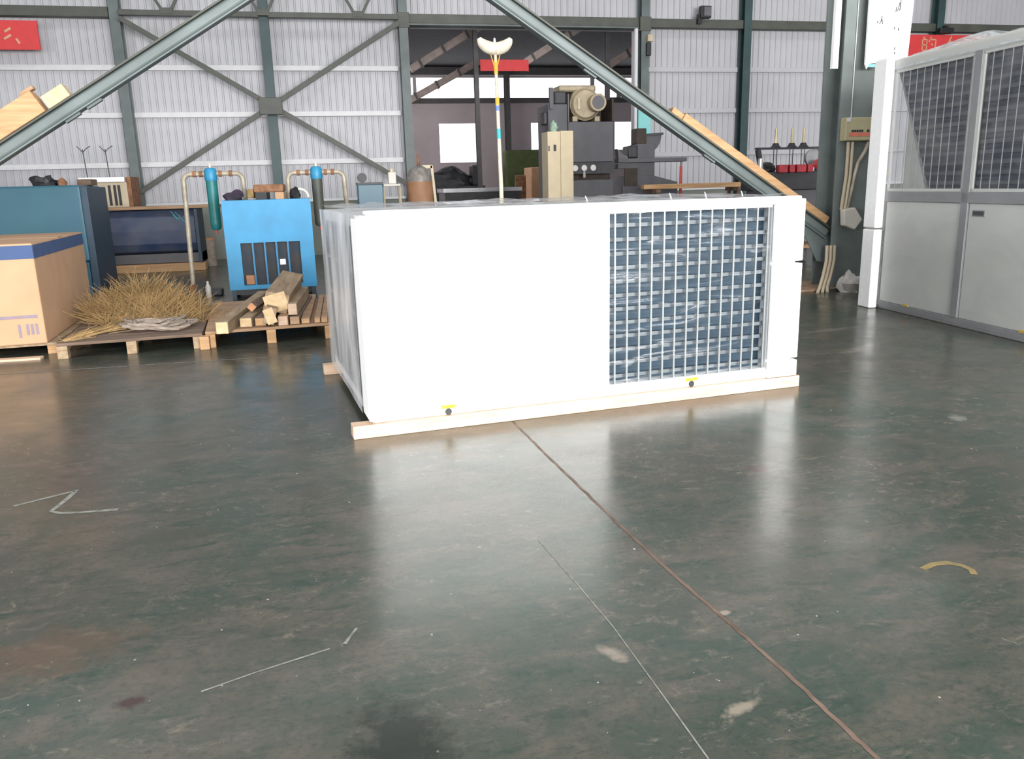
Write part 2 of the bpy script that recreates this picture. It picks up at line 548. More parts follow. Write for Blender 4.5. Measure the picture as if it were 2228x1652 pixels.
# ------------------------------------------------------------------ setting
X0, X1, Y0, YW, ZC = -12.0, 22.0, -10.0, 20.0, 8.6
YF = 38.0
struct(MB().box(X0-0.3, X1+0.3, Y0-6, YF+0.3, -0.2, 0).build('floor', M['floor']))
struct(MB().box(X0, X1, Y0, YW, ZC, ZC+0.15).build('ceiling', M['ceil']))
for k, yy in enumerate((-3.0, 6.0, 15.0)):
    struct(MB().box(-8, 14, yy-0.6, yy+0.6, ZC-0.03, ZC-0.005).build('window_%d' % (k+1), M['rooflight']))


def corrugated(mb, x0, x1, z0, z1, y, pitch=0.155, depth=0.028):
    """ribbed cladding sheet, ribs standing towards -y"""
    xs = []
    x = x0
    while x < x1-1e-6:
        for dx, dy in ((0, 0), (0.105, 0), (0.116, -depth), (0.142, -depth)):
            if x+dx < x1:
                xs.append((x+dx, dy))
        x += pitch
    xs.append((x1, 0))
    vs = [(a, y+b, z0) for a, b in xs] + [(a, y+b, z1) for a, b in xs]
    n = len(xs)
    mb.add(vs, [(k, k+1, n+k+1, n+k) for k in range(n-1)])
    mb.box(x0, x1, y+0.005, y+0.12, z0, z1)


DX0, DX1, DZ = 2.22, 7.74, 5.06
wb = MB()
corrugated(wb, X0, DX0, 1.25, ZC, YW)
corrugated(wb, DX0, DX1, DZ, ZC, YW)
corrugated(wb, DX1, X1, 1.25, ZC, YW)
wall_back = struct(wb.build('wall_back', M['wall']))
dd = MB().box(X0, DX0, YW-0.08, YW+0.12, 0, 1.24).box(DX1, X1, YW-0.08, YW+0.12, 0, 1.24)
struct(dd.build('baseboard_back', M['dado']))
struct(MB().box(X0-0.15, X0, Y0, YW, 0, ZC).build('wall_left', M['wall']))
struct(MB().box(X1, X1+0.15, Y0, YW, 0, ZC).build('wall_right', M['wall']))
struct(MB().box(X0-0.01, X0+0.02, -8, 6, 2.3, 4.9).build('window_20', M['rooflight']))
wf = MB().box(X0, -2.6, Y0-0.15, Y0, 0, ZC).box(12.6, X1, Y0-0.15, Y0, 0, ZC).box(-2.6, 12.6, Y0-0.15, Y0, 6.0, ZC)
struct(wf.build('wall_front', M['wall']))

# white girts (one object per girt run)
n = 0
for z in (2.14, 3.19, 4.17):
    for xa, xb in ((X0, DX0-0.25), (DX1+0.25, X1)):
        n += 1
        zz = z
        struct(MB().box(xa, xb, YW-0.09, YW-0.03, zz-0.055, zz+0.055).build('trim_%d' % n, M['girt'] if xa < 0 else M['wall'], bevel=0.006))
for xa, xb in ((X0, DX0-0.25), (DX1+0.25, X1)):
    n += 1
    struct(MB().box(xa, xb, YW-0.13, YW-0.03, 1.24, 1.30).build('trim_%d' % n, M['girt'], bevel=0.006))
# dark tie beams at five metres
for xa, xb, z, hh in ((X0, -4.05, 5.24, 0.20), (2.22, 7.78, 5.21, 0.20), (8.02, 13.2, 5.2, 0.20), (13.45, X1, 5.2, 0.20)):
    n += 1
    struct(MB().box(xa, xb, YW-0.30, YW-0.10, z-hh/2, z+hh/2).build('trim_%d' % n, M['steel_olive'], bevel=0.01))
# top flange seen bright under the door header
n += 1
struct(MB().box(DX0, DX1, YW-0.36, YW-0.02, 5.06, 5.10).build('trim_%d' % n, M['steel'], bevel=0.004))

# wall columns: H sections, each its own thing
col_specs = [
    (-6.95, 'steel', 'grey-green steel wall column beyond the left red banner'),
    (-3.92, 'steel', 'grey-green wall column at left end of the cross bracing'),
    (-0.92, 'steel_dark', 'dark teal wall column through middle of the cross bracing'),
    (2.10, 'steel', 'grey-green wall column on left side of the open doorway'),
    (7.90, 'steel', 'grey-green wall column on right side of the open doorway'),
    (10.60, 'steel_dark', 'dark teal wall column behind the leaning timber plank'),
    (13.35, 'steel_dark', 'dark teal wall column hidden behind the big front column'),
    (16.10, 'steel_dark', 'dark teal wall column behind the hanging white board'),
]


def h_section(mb, x, y, z0, z1, w, d, t=0.016):
    mb.box(x-w/2, x+w/2, y-d/2, y-d/2+t, z0, z1)
    mb.box(x-w/2, x+w/2, y+d/2-t, y+d/2, z0, z1)
    mb.box(x-t/2, x+t/2, y-d/2+t, y+d/2-t, z0, z1)


for x, mk, lab in col_specs:
    if x in (-6.95, 13.35):
        b = MB()
        h_section(b, x, YW-0.25, 0, ZC, 0.20, 0.26)
        struct(b.build('column', M[mk]))
        continue
    t = thing('wall_column', lab, 'column', (x, YW-0.25, 0), group='columns along the back wall')
    b = MB()
    h_section(b, 0, 0, 0.02, ZC, 0.20, 0.26)
    b.build('shaft', M[mk], t)
    MB().box(-0.17, 0.17, -0.16, 0.16, 0, 0.02).build('base_plate', M['steel_olive'], t)
    if abs(x-2.1) < .1 or abs(x-7.9) < .1:
        MB().box(-0.14, 0.14, -0.15, 0.02, 5.0, 5.32).build('bracket', M['steel_olive'], t, bevel=0.01)

# cross bracing, two long angles and a centre gusset
for a, b_, lab in (((-3.80, 19.455, 5.08), (1.98, 19.455, 1.58), 'dark bracing bar falling left to right across the white wall'),
                   ((1.98, 19.40, 5.06), (-3.82, 19.40, 1.55), 'dark bracing bar rising left to right across the white wall')):
    q = MB().beam(a, b_, 0.05, 0.105).build('brace_bar', M['steel_olive'], bevel=0.006)
    tag(q, lab, 'brace', 'cross bracing on the back wall')
tag(MB().box(-1.17, -0.67, 19.345, 19.372, 3.13, 3.49).build('gusset_plate', M['steel_olive'], bevel=0.02),
    'dark plate where the two wall bracing bars cross', 'plate')
# lattice tie between the braced columns
t = thing('lattice_girder', 'dark lattice tie with V webs above the cross bracing', 'girder', (-0.92, 19.55, 5.2))
MB().box(-2.9, -0.1, -0.06, 0.06, -0.055, 0.055).build('bottom_chord', M['steel_olive'], t, bevel=0.008)
MB().box(0.1, 2.9, -0.06, 0.06, -0.055, 0.055).build('bottom_chord', M['steel_olive'], t, bevel=0.008)
MB().box(-2.9, 2.9, -0.06, 0.06, 1.0, 1.1).build('top_chord', M['steel_olive'], t, bevel=0.008)
for xv in (-1.95, -0.0, 2.03):
    for sgn in (-1, 1):
        MB().beam((xv+sgn*0.07, -0.02 if sgn < 0 else 0.02, 0.03), (xv+sgn*0.62, -0.02 if sgn < 0 else 0.02, 1.02), 0.04, 0.06).build('web_bar', M['steel_olive'], t)
    MB().box(xv-0.13, xv+0.13, -0.075, 0.075, -0.02, 0.10).build('node_plate', M['steel_olive'], t)

# door leaf edges on the right of the opening
t = thing('sliding_door_edge', 'white vertical door edge strip at right of the doorway', 'door frame', (7.66, 19.62, 0))
MB().box(-0.035, 0.035, -0.05, 0.05, 0, 5.05).build('edge_strip', M['girt'], t, bevel=0.01)
tag(MB().box(7.70, 8.02, 19.50, 19.56, 1.3, 3.25).build('door_panel', M['cyan'], bevel=0.01),
    'pale cyan door panel behind the brace, right of the doorway', 'door panel')

# wall fittings
t = thing('floodlight', 'small dark floodlight on the tie beam right of the doorway', 'floodlight', (9.45, 19.70, 5.3))
MB().box(-0.16, 0.12, -0.16, -0.02, 0.0, 0.28).build('housing', M['black'], t, bevel=0.015)
MB().box(-0.08, 0.10, -0.175, -0.16, 0.05, 0.25).build('lens', M['greym2'], t)
MB().box(-0.2, -0.10, -0.10, 0.0, -0.12, 0.10).build('bracket', M['black'], t)
t = thing('floodlight', 'small dark floodlight above the right red banner', 'floodlight', (16.2, 19.615, 5.02))
MB().box(-0.22, 0.18, -0.16, -0.02, 0.0, 0.14).build('housing', M['black'], t, bevel=0.015)
MB().box(-0.05, 0.05, -0.10, 0.0, 0.10, 0.2).build('bracket', M['black'], t)
t = thing('junction_box', 'small pale box on column at right of the doorway', 'box', (7.99, 19.60, 4.75))
MB().box(-0.07, 0.07, -0.10, 0.02, 0.0, 0.16).build('case', M['conduit'], t, bevel=0.01)
MB().box(-0.08, 0.03, -0.08, 0.02, -0.32, -0.02).build('holder', M['black'], t, bevel=0.02)


def strokes_mb(list_, y, w):
    q = MB()
    for st in list_:
        for a, c in zip(st[:-1], st[1:]):
            q.beam((a[0], y, a[1]), (c[0], y, c[1]), w, 0.008, (0, 1, 0))
    return q


t = thing('banner', 'red banner with pale letters high on the left wall', 'banner', (-6.5, 19.58, 4.46))
MB().box(-7.6, -5.40, 19.56, 19.60, 4.46, 5.02).build('cloth', M['red'], t, world=True)
for st in ([(-5.90, 4.87), (-6.02, 4.80)], [(-5.91, 4.74), (-6.05, 4.66)], [(-5.825, 4.675), (-5.77, 4.575)]):
    strokes_mb([st], 19.555, 0.045).build('letter_stroke', M['gold'], t, world=True)
t = thing('banner', 'red banner with pale characters behind the hanging white board', 'banner', (15.9, 19.58, 4.45))
MB().box(14.2, 18.2, 19.57, 19.60, 4.42, 5.0).build('cloth', M['red'], t, world=True)
zb = 4.62
q = strokes_mb([[(15.55, zb), (15.55, zb+.26), (15.68, zb+.26), (15.68, zb), (15.55, zb)], [(15.55, zb+.13), (15.68, zb+.13)], [(15.60, zb+.33), (15.57, zb+.27)],
                [(15.80, zb+.33), (15.74, zb+.20)], [(15.77, zb+.26), (15.95, zb+.26), (15.94, zb+.02), (15.86, zb)], [(15.82, zb+.17), (15.86, zb+.11)]], 19.565, 0.03)
q.build('lettering', M['gold'], t, world=True)
q = strokes_mb([[(16.42, zb+.36), (16.24, zb+.02)], [(16.38, zb+.24), (16.60, zb+.02)]], 19.565, 0.03)
q.build('lettering', M['gold'], t, world=True)

# ---------------------------------------------------------------- hall beyond the door
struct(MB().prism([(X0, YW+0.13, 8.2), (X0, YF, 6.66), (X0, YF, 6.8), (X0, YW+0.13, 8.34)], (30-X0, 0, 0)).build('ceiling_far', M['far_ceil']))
struct(MB().box(X0-0.15, X0, YW+0.13, YF, 0, 8).build('wall_far_left', M['far_wall']))
struct(MB().box(30, 30.15, YW+0.13, YF, 0, 8).build('wall_far_right', M['far_wall']))


def holed_wall(mb, x0, x1, z0, z1, y0, y1, holes):
    xs = sorted({x0, x1, *[h[0] for h in holes], *[h[1] for h in holes]})
    zs = sorted({z0, z1, *[h[2] for h in holes], *[h[3] for h in holes]})
    for a, b_ in zip(xs[:-1], xs[1:]):
        for c, d in zip(zs[:-1], zs[1:]):
            mx, mz = (a+b_)/2, (c+d)/2
            if any(h[0] < mx < h[1] and h[2] < mz < h[3] for h in holes):
                continue
            mb.box(a, b_, y0, y1, c, d)


far_win = [(5.43, 7.10, 2.55, 4.25), (9.72, 10.95, 2.98, 4.25), (13.8, 15.5, 2.98, 4.25), (-2, 0.5, 2.6, 4.25)]
cler = [(2.4, 4.35, 5.35, 6.22), (4.5, 7.10, 5.35, 6.22), (7.34, 8.48, 5.35, 6.22), (8.66, 12.6, 5.35, 6.22), (12.8, 13.9, 5.35, 6.22), (14.1, 16.5, 5.35, 6.22)]
hw = MB()
holed_wall(hw, X0, 30, 0, 8, YF, YF+0.2, far_win+cler)
struct(hw.build('wall_far_back', M['far_wall']))
for k, h in enumerate(far_win+cler):
    t = struct(MB().box(h[0], h[1], YF+0.10, YF+0.12, h[2], h[3]).build('window_%d' % (k+4), M['pane']))
n += 1
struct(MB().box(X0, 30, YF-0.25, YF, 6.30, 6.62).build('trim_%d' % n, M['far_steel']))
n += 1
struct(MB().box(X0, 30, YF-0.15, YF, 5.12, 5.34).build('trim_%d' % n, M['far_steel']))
n += 1
struct(MB().box(X0, 30, YF-0.08, YF, 3.95, 4.05).build('trim_%d' % n, M['far_steel'])) if False else None
for x, y, lab in ((5.70, 30, 'dark steel post in far hall beside the big bright window'),
                  (10.6, 30, 'dark steel post in far hall behind the grey machine')):
    t = thing('hall_post', lab, 'column', (x, y, 0), group='posts in the far hall')
    b = MB()
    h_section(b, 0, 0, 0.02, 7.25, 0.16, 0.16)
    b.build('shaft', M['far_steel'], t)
    MB().box(-0.2, 0.2, -0.2, 0.2, 0, 0.02).build('base_plate', M['far_steel'], t)
t = thing('hall_post', 'dark steel post against the far wall beside the light mast', 'column', (8.57, YF-0.2, 0), group='posts in the far hall')
b = MB()
h_section(b, 0, 0, 0.0, 6.6, 0.22, 0.3)
b.build('shaft', M['far_steel'], t)
# inclined pale braces under the far roof, jointed tubes
for a, b_, lab in (((3.41, 30.4, 5.54), (6.30, 30.4, 7.18), 'pale inclined roof brace at left of the dark far hall'),
                   ((7.60, 30.4, 5.80), (9.95, 30.4, 7.15), 'pale inclined roof brace behind the steel diagonal in far hall'),
                   ((10.60, 30.9, 5.55), (13.3, 30.9, 7.12), 'pale inclined roof brace at right of the dark far hall'),
                   ((3.6, 34.0, 4.80), (6.6, 34.0, 6.35), 'pinkish inclined brace crossing the left clerestory pane')):
    a, b_ = Vector(a), Vector(b_)
    t = thing('roof_brace', lab, 'brace', a, group='inclined braces in the far hall')
    MB().beam(a, b_, 0.16, 0.26).build('tube', M['far_duct'], t, world=True, bevel=0.03)
    for fr in (0.13, 0.42, 0.72):
        c = a.lerp(b_, fr)
        d = (b_-a).normalized()
        MB().beam(c-d*0.04, c+d*0.04, 0.22, 0.32).build('joint_collar', M['far_steel'], t, world=True)
n += 1
tag(MB().box(5.82, 7.57, 29.78, 29.82, 5.42, 5.80).build('banner', M['red']), 'red banner hanging in the dark hall behind the light mast', 'banner')

# items standing in the far hall
t = thing('sheet_stack', 'long low stack of grey sheet metal on far hall floor', 'sheet metal', (5.6, 27.0, 0))
for k, z in enumerate((0.0, 0.45, 0.9, 1.35)):
    MB().box(-1.7+k*0.75, -1.6+k*0.75, -0.7, 0.7, 0, 0.30).build('support', M['wood_dark'], t)
MB().box(-1.75, 0.72, -0.7, 0.7, 0.301, 1.30).build('crate', M['far_steel'], t)
MB().box(-1.8, 0.77, -0.75, 0.75, 1.301, 1.42).build('sheets', M['sheet'], t)
tag(MB().box(7.35, 10.4, 33.0, 33.6, 0, 2.85).build('tarpaulin_stack', M['green_net'], bevel=0.1), 'dark green covered stack under the right far window', 'stack')
for lab, x, y, z0, w, h, rz, mk in (
        ('tall orange-brown carton at back of the far carton pile', 7.30, 28.0, 0, 0.62, 2.05, 0.2, 'card'),
        ('tilted brown carton at left of the far carton pile', 6.62, 27.5, 0, 0.36, 1.80, -0.2, 'rust'),
        ('brown carton at right of the far carton pile beside the cream cabinet', 7.62, 27.1, 0, 0.48, 1.78, 0.35, 'card')):
    t = thing('carton', lab, 'box', (x, y, z0), rz, 'cartons in the far hall')
    MB().box(-w/2, w/2, -w/2, w/2, 0, h).build('body', M[mk], t, bevel=0.02)
    MB().box(-w/2, w/2, -0.04, 0.04, h, h+0.004).build('tape', M['wood_board'], t)
t = thing('far_machine', 'dark low machine under the big bright far window', 'machine', (5.2, 33.5, 0))
MB().box(-1.4, 1.3, -0.5, 0.5, 0, 1.5).build('bed', M['darkm'], t, bevel=0.05)
MB().blob((-0.2, 0, 1.6), (1.0, 0.5, 0.5), 3, 0.3).build('cover', M['darkm'], t, smooth=True)
MB().box(0.8, 1.2, -0.4, 0.4, 1.5, 2.3).build('head', M['darkm'], t, bevel=0.05)

# ---------------------------------------------------------------- inner column line with the big V bracing
YL = 9.80
t = thing('hall_column', 'big grey-green steel column beside the tall wrapped unit', 'column', (6.83, YL+0.12, 0))
b = MB()
h_section(b, 0, 0, 0.03, ZC, 0.50, 0.42, 0.02)
b.build('shaft', M['column_paint'], t)
MB().box(-0.34, 0.34, -0.32, 0.32, 0, 0.03).build('base_plate', M['steel_olive'], t)
MB().cyl((-0.09, -0.222, 1.95), (-0.09, -0.222, 6), 0.006, n=6).build('wire', M['girt'], t)
b = MB()
h_section(b, -5.3, YL+0.12, 0.0, ZC, 0.50, 0.42, 0.02)
struct(b.build('column', M['steel']))
n += 1
struct(MB().box(-5.0, 6.5, YL, YL+0.25, 4.45, 4.75).build('trim_%d' % n, M['steel'], bevel=0.01))


def channel(mb, a, b_, h, w, t=0.02):
    """box brace with a raised lip along top and bottom edges"""
    mb.beam(a, b_, w, h)


APEX = Vector((0.82, YL+0.1, 4.46))
LF, RF_ = Vector((-5.02, YL+0.1, 0.90)), Vector((6.62, YL+0.1, 0.74))
for a, b_, lab in ((LF, APEX-Vector((0.12, 0, 0.075)), 'long grey steel diagonal carrying timber blocks, rising to right'),
                   (RF_, APEX+Vector((0.12, 0, -0.075)), 'long grey steel diagonal carrying a timber plank, rising to left')):
    t = thing('diagonal_brace', lab, 'brace', a)
    d = (b_-a).normalized()
    sgn = 1
    nrm = Vector((-d.z, 0, d.x))
    if nrm.z < 0:
        nrm = -nrm
    MB().beam(a, b_, 0.13, 0.125).build('web', M['brace'], t, world=True, bevel=0.045, seg=4)
    MB().beam(a+nrm*0.072, b_+nrm*0.072, 0.17, 0.022).build('top_flange', M['steel_olive'], t, world=True, bevel=0.005)
    MB().beam(a-nrm*0.072, b_-nrm*0.072, 0.15, 0.02).build('bottom_flange', M['brace'], t, world=True, bevel=0.005)
    for fr in ((0.43, 0.47) if a is LF else (0.30, 0.58)):
        c = a.lerp(b_, fr)
        MB().beam(c-d*0.09-nrm*0.09, c+d*0.09-nrm*0.09, 0.06, 0.03).build('splice_plate', M['brace'], t, world=True)
    # foot gusset
    s2 = -1 if a is LF else 1
    poly = [a+Vector((-s2*0.62, -0.01, 0.38)), a+Vector((s2*0.08, -0.01, 0.0)), a+Vector((s2*0.06, -0.01, -0.40)), a+Vector((-s2*0.12, -0.01, -0.36)), a+Vector((-s2*0.30, -0.01, -0.05))]
    MB().prism(poly, (0, 0.02, 0)).build('gusset', M['brace'], t, world=True)

# timber resting on the braces
dR = (APEX-RF_).normalized()
nR = Vector((dR.z, 0, -dR.x)) if dR.x < 0 else Vector((-dR.z, 0, dR.x))
dL = (APEX-LF).normalized()
nL = Vector((-dL.z, 0, dL.x))
if nR.z < 0:
    nR = -nR


def on(a, d, nn, s, off):
    return a + d*s + nn*off


tag(MB().beam(on(RF_, dR, nR, 0.12, 0.083+0.05), on(RF_, dR, nR, 2.62, 0.083+0.05), 0.14, 0.10).build('timber_plank', M['wood'], bevel=0.008),
    'long pale pine plank lying on the right steel diagonal', 'plank')
tag(MB().beam(on(RF_, dR, nR, 2.63, 0.083+0.035), on(RF_, dR, nR, 2.80, 0.083+0.035), 0.16, 0.07).build('timber_block', M['wood'], bevel=0.008),
    'short pine offcut at top end of the plank on the right diagonal', 'timber')
sL = (Vector((-3.1, 0, 0)) - Vector((LF.x, 0, 0))).x/dL.x
tag(MB().beam(on(LF, dL, nL, sL-0.9, 0.083+0.122), on(LF, dL, nL, sL+0.46, 0.083+0.122), 0.20, 0.24).build('timber_block', M['wood'], bevel=0.01),
    'thick pine beam stack resting on the left steel diagonal', 'timber', 'timbers on the left diagonal')
tag(MB().beam(on(LF, dL, nL, sL+0.50, 0.083+0.072), on(LF, dL, nL, sL+0.76, 0.083+0.072), 0.16, 0.14).build('timber_block', M['wood_end'], bevel=0.01),
    'short pale timber block at top of the left diagonal pile', 'timber', 'timbers on the left diagonal')
tag(MB().beam(on(LF, dL, nL, sL+0.34, 0.083+0.243+0.022), on(LF, dL, nL, sL+0.50, 0.083+0.243+0.022), 0.10, 0.04).build('timber_block', M['wood_board'], bevel=0.01),
    'small brown wood offcut on top of the thick beam at left', 'timber', 'timbers on the left diagonal')

# fittings on the big column
CF = YL+0.12-0.21
t = thing('distribution_box', 'beige electrical box with red label on the big column', 'electrical box', (6.83, CF, 1.93))
MB().box(-0.235, 0.21, -0.13, -0.003, 0, 0.29).build('case', M['beige'], t, bevel=0.012)
MB().box(-0.18, 0.17, -0.136, -0.131, 0.055, 0.10).build('red_label', M['redlabel'], t)
q = MB()
for k in range(5):
    q.box(-0.15+k*0.035, -0.125+k*0.035, -0.1365, -0.1325, 0.108, 0.135)
q.box(0.07, 0.105, -0.1365, -0.1325, 0.108, 0.135)
q.build('printed_text', M['ink'], t)
MB().box(-0.225, -0.17, -0.1345, -0.131, 0.235, 0.28).build('sticker', M['girt'], t)
t = thing('conduit', 'straight cream conduit under the left of electrical box', 'conduit', (6.62, CF-0.05, 1.93), group='conduits on the big column')
MB().tube([(6.695, CF-0.06, 1.92), (6.695, CF-0.06, 1.5), (6.66, CF-0.06, 1.12), (6.655, CF-0.06, 1.06)], 0.022).build('pipe', M['conduit'], t, world=True, smooth=True)
t = thing('conduit', 'straight cream conduit under the middle of electrical box', 'conduit', (6.75, CF-0.05, 1.93), group='conduits on the big column')
MB().tube([(6.755, CF-0.06, 1.92), (6.75, CF-0.06, 1.5), (6.71, CF-0.06, 1.12), (6.70, CF-0.06, 1.06)], 0.022).build('pipe', M['conduit'], t, world=True, smooth=True)
t = thing('conduit', 'bent grey conduit curving from right of the electrical box', 'conduit', (7.0, CF-0.05, 1.93), group='conduits on the big column')
MB().tube([(7.00, CF-0.05, 1.92), (6.95, CF-0.05, 1.80), (6.86, CF-0.05, 1.66), (6.82, CF-0.05, 1.5), (6.79, CF-0.05, 1.3), (6.74, CF-0.05, 1.07)], 0.024).build('pipe', M['galv'], t, world=True, smooth=True)
t = thing('switch_box', 'tilted white box hanging below the conduits on the column', 'electrical box', (6.78, CF-0.08, 0.85))
q = MB()
q.prism([(6.64, CF-0.15, 1.06), (6.80, CF-0.15, 1.09), (6.92, CF-0.15, 0.93), (6.82, CF-0.15, 0.80), (6.66, CF-0.15, 0.86)], (0, 0.10, 0))
q.build('case', M['whitebox'], t, world=True, bevel=0.012)
MB().box(6.72, 6.84, CF-0.05, CF-0.01, 0.88, 1.0).build('mounting', M['greyframe'], t, world=True)
for k, dx in enumerate((0.0, 0.055, 0.11)):
    t = thing('conduit', ('leftmost', 'middle', 'rightmost')[k] + ' of three pale conduits rising from floor at column foot', 'conduit', (6.42+dx, 9.62, 0), group='conduits at the column foot')
    MB().tube([(6.28+dx*1.3, 9.5, 0.0), (6.36+dx, 9.58, 0.06), (6.44+dx, 9.64, 0.2), (6.49+dx, 9.66, 0.40), (6.50+dx, 9.68, 0.60)], 0.022).build('pipe', M['conduit'], t, world=True, smooth=True)
tag(MB().tube([(7.085, CF-0.01, 3.2), (7.09, CF-0.01, 2.85), (7.075, CF-0.012, 2.5), (7.07, CF-0.01, 2.2), (7.055, CF-0.01, 1.9)], 0.011).build('cable', M['orange'], smooth=True),
    'yellow cable running down right edge of the big column', 'cable')
# hanging boards
t = thing('notice_board', 'big white hanging board with faint ink marks by the column', 'board', (7.2, 9.55, 2.87))
MB().prism([(6.775, 9.53, 4.3), (7.43, 9.53, 4.3), (7.375, 9.53, 2.90), (6.78, 9.53, 2.85)], (0, 0.03, 0)).build('panel', M['board'], t, world=True)
MB().prism([(6.775, 9.53, 2.85), (6.80, 9.53, 2.79), (6.825, 9.53, 2.852)], (0, 0.02, 0)).build('torn_corner', M['board'], t, world=True)
MB().box(6.81, 7.0, 9.535, 9.555, 2.815, 2.852).build('tape_strip', M['cyan'], t, world=True)
yb = 9.526
q = strokes_mb([[(7.20, 3.57), (7.185, 3.50), (7.17, 3.47)], [(7.215, 3.60), (7.205, 3.48)], [(7.16, 3.52), (7.15, 3.46)],
                [(6.96, 3.41), (6.955, 3.36), (6.93, 3.32)], [(6.965, 3.37), (6.975, 3.32)], [(6.91, 3.36), (6.90, 3.33)],
                [(7.15, 3.29), (7.15, 3.26)], [(7.205, 3.28), (7.21, 3.245)],
                [(7.175, 3.05), (7.175, 3.02)], [(7.18, 2.995), (7.175, 2.97)]], yb, 0.007)
q.build('ink_marks', M['ink'], t, world=True)
tag(MB().box(6.30, 6.375, 9.50, 9.56, 2.79, 4.3).build('notice_board', M['board'], bevel=0.004), 'narrow white hanging board on left edge of the column', 'board')
# column foot litter
tag(MB().blob((6.72, 9.45, 0.06), (0.13, 0.11, 0.19), 5, 0.3, floor=0.0).build('plastic_bag', M['bag'], smooth=True), 'crumpled pale plastic bag at foot of the big column', 'bag')
tag(MB().box(5.55, 7.1, 9.62, 10.5, 0, 0.035).build('floor_board', M['dirt'], bevel=0.01), 'brown dirty board lying on floor at the column foot', 'board')

# ---------------------------------------------------------------- main packaged unit
UY = 0.0987
t = thing('air_conditioner', 'long white rooftop air conditioner with front grille on timber runners', 'air conditioner', (0.08, 4.857, 0), UY)
UU0, UU1, UD = 0.12, 3.21, 2.0
z0, z1 = 0.085, 1.345
g0, g1, gz0, gz1 = 1.74, 2.985, 0.158, 1.30
q = MB()
q.box(UU0+0.01, g0, 0.04, UD, z0, z1)
q.box(g1, UU1-0.02, 0.04, UD, z0, z1)
q.box(g0, g1, 0.04, UD, z0, gz0)
q.box(g0, g1, 0.04, UD, gz1, z1)
q.box(g0, g1, 0.30, UD, gz0, gz1)
body = q.build('casing', M['white'], t)
MB().box(UU0+0.02, UU1-0.02, 0.028, 0.04, z0, 0.15).build('base_rail', M['white'], t, bevel=0.003)
# seams of the service panels
q = MB()
MB().box(0.20, 0.93, 0.034, 0.04, 0.17, 1.30).build('service_panel', M['white'], t, bevel=0.003)
MB().box(0.95, 1.70, 0.034, 0.04, 0.17, 1.30).build('service_panel', M['white'], t, bevel=0.003)
# condenser coil behind the grille
coil = MB().box(g0, g1, 0.14, 0.20, gz0, gz1).build('coil', M['coil'], t)
q = MB()
k = 0
zz = gz0+0.045
while zz < gz1:
    q.box(g0, g1, 0.085, 0.10, zz-0.0125, zz+0.0125)
    zz += 0.0925
q.build('cross_bars', M['bar'], t)
q = MB()
k = 0
while g0+0.045+k*0.0905 < g1:
    x = g0+0.045+k*0.0905
    q.box(x-0.0062, x+0.0062, 0.05, 0.062, gz0, gz1)
    k += 1
q.build('wire_grille', M['wire'], t)
# left end with coil behind film
MB().box(UU0-0.004, UU0+0.012, 0.27, UD-0.1, 0.22, 1.25).build('end_coil', M['coil'], t)
q = MB()
for v in (0.29, 0.62, 1.0, 1.45, 1.88):
    q.box(UU0-0.014, UU0-0.004, v-0.02, v+0.02, 0.2, 1.27)
for z in (0.2, 0.46, 0.73, 1.0, 1.26):
    q.box(UU0-0.012, UU0-0.004, 0.27, UD-0.1, z-0.012, z+0.012)
q.build('end_frame', M['wire'], t)
# forklift slots and stickers
for u in (0.61, 2.367):
    MB().box(u-0.048, u+0.048, 0.0255, 0.0275, 0.126, 0.149).build('yellow_sticker', M['yellow'], t)
    MB().cyl((u, 0.024, 0.105), (u, 0.031, 0.105), 0.022, n=16).build('lifting_hole', M['black'], t)
# foam edge protectors (segments with gaps)
for s in ((0.088, 0.205), (0.222, 0.905), (0.922, 1.352)):
    MB().box(2.978, 3.225, 0.0, 0.026, s[0], s[1]).build('foam_corner', M['foam'], t, bevel=0.006)
    MB().box(3.197, 3.225, 0.027, 0.2, s[0], s[1]).build('foam_corner', M['foam'], t, bevel=0.006)
for s in ((0.10, 1.325),):
    MB().box(0.106, 0.225, 0.003, 0.026, s[0], s[1]).build('foam_corner', M['foam'], t, bevel=0.006)
    MB().box(0.106, 0.125, 0.027, 0.26, s[0], s[1]).build('foam_corner', M['foam'], t, bevel=0.006)
MB().box(0.165, 3.19, 0.0, 0.026, 1.318, 1.372).build('foam_edge', M['foam'], t, bevel=0.006)
MB().box(0.165, 3.19, 0.027, 0.12, 1.350, 1.372).build('foam_edge', M['foam'], t, bevel=0.006)


def sheet(fn, nu, nv):
    mb = MB()
    vs = [fn(i/nu, j/nv) for j in range(nv+1) for i in range(nu+1)]
    fs = [(j*(nu+1)+i, j*(nu+1)+i+1, (j+1)*(nu+1)+i+1, (j+1)*(nu+1)+i) for j in range(nv) for i in range(nu)]
    return mb.add(vs, fs)


def wr(p, a, f):
    return a*noise.noise(Vector(p)*f)


sheet(lambda a, b_: (g0-0.02+a*(g1-g0+0.03), 0.028+wr((a*1.2, b_*6, 3), 0.012, 3), gz0-0.02+b_*(gz1-gz0+0.04)), 60, 60).build('front_film', M['film_front'], t, smooth=True)
sheet(lambda a, b_: (UU0-0.024+wr((a*2, b_*2, 1), 0.012, 1.2)*(1-abs(2*a-1)), 0.235+a*(UD-0.235), 0.10+b_*1.25), 40, 60).build('side_film', M['film_side'], t, smooth=True)
sheet(lambda a, b_: (UU0-0.02+a*(UU1-UU0+0.02), 0.10+b_*(UD-0.10), 1.378+wr((a*9, b_*3, 5), 0.022, 2)), 90, 30).build('top_film', M['film_top'], t, smooth=True)
# little stand-up film creases along the top
for u in (1.79, 2.45, 2.74, 3.05):
    q = MB().tube([(u, 0.5, 1.36), (u-0.012, 0.5, 1.395), (u-0.02, 0.5, 1.41)], [0.006, 0.004, 0.002], 6)
    q.build('film_crease', M['foam'], t)
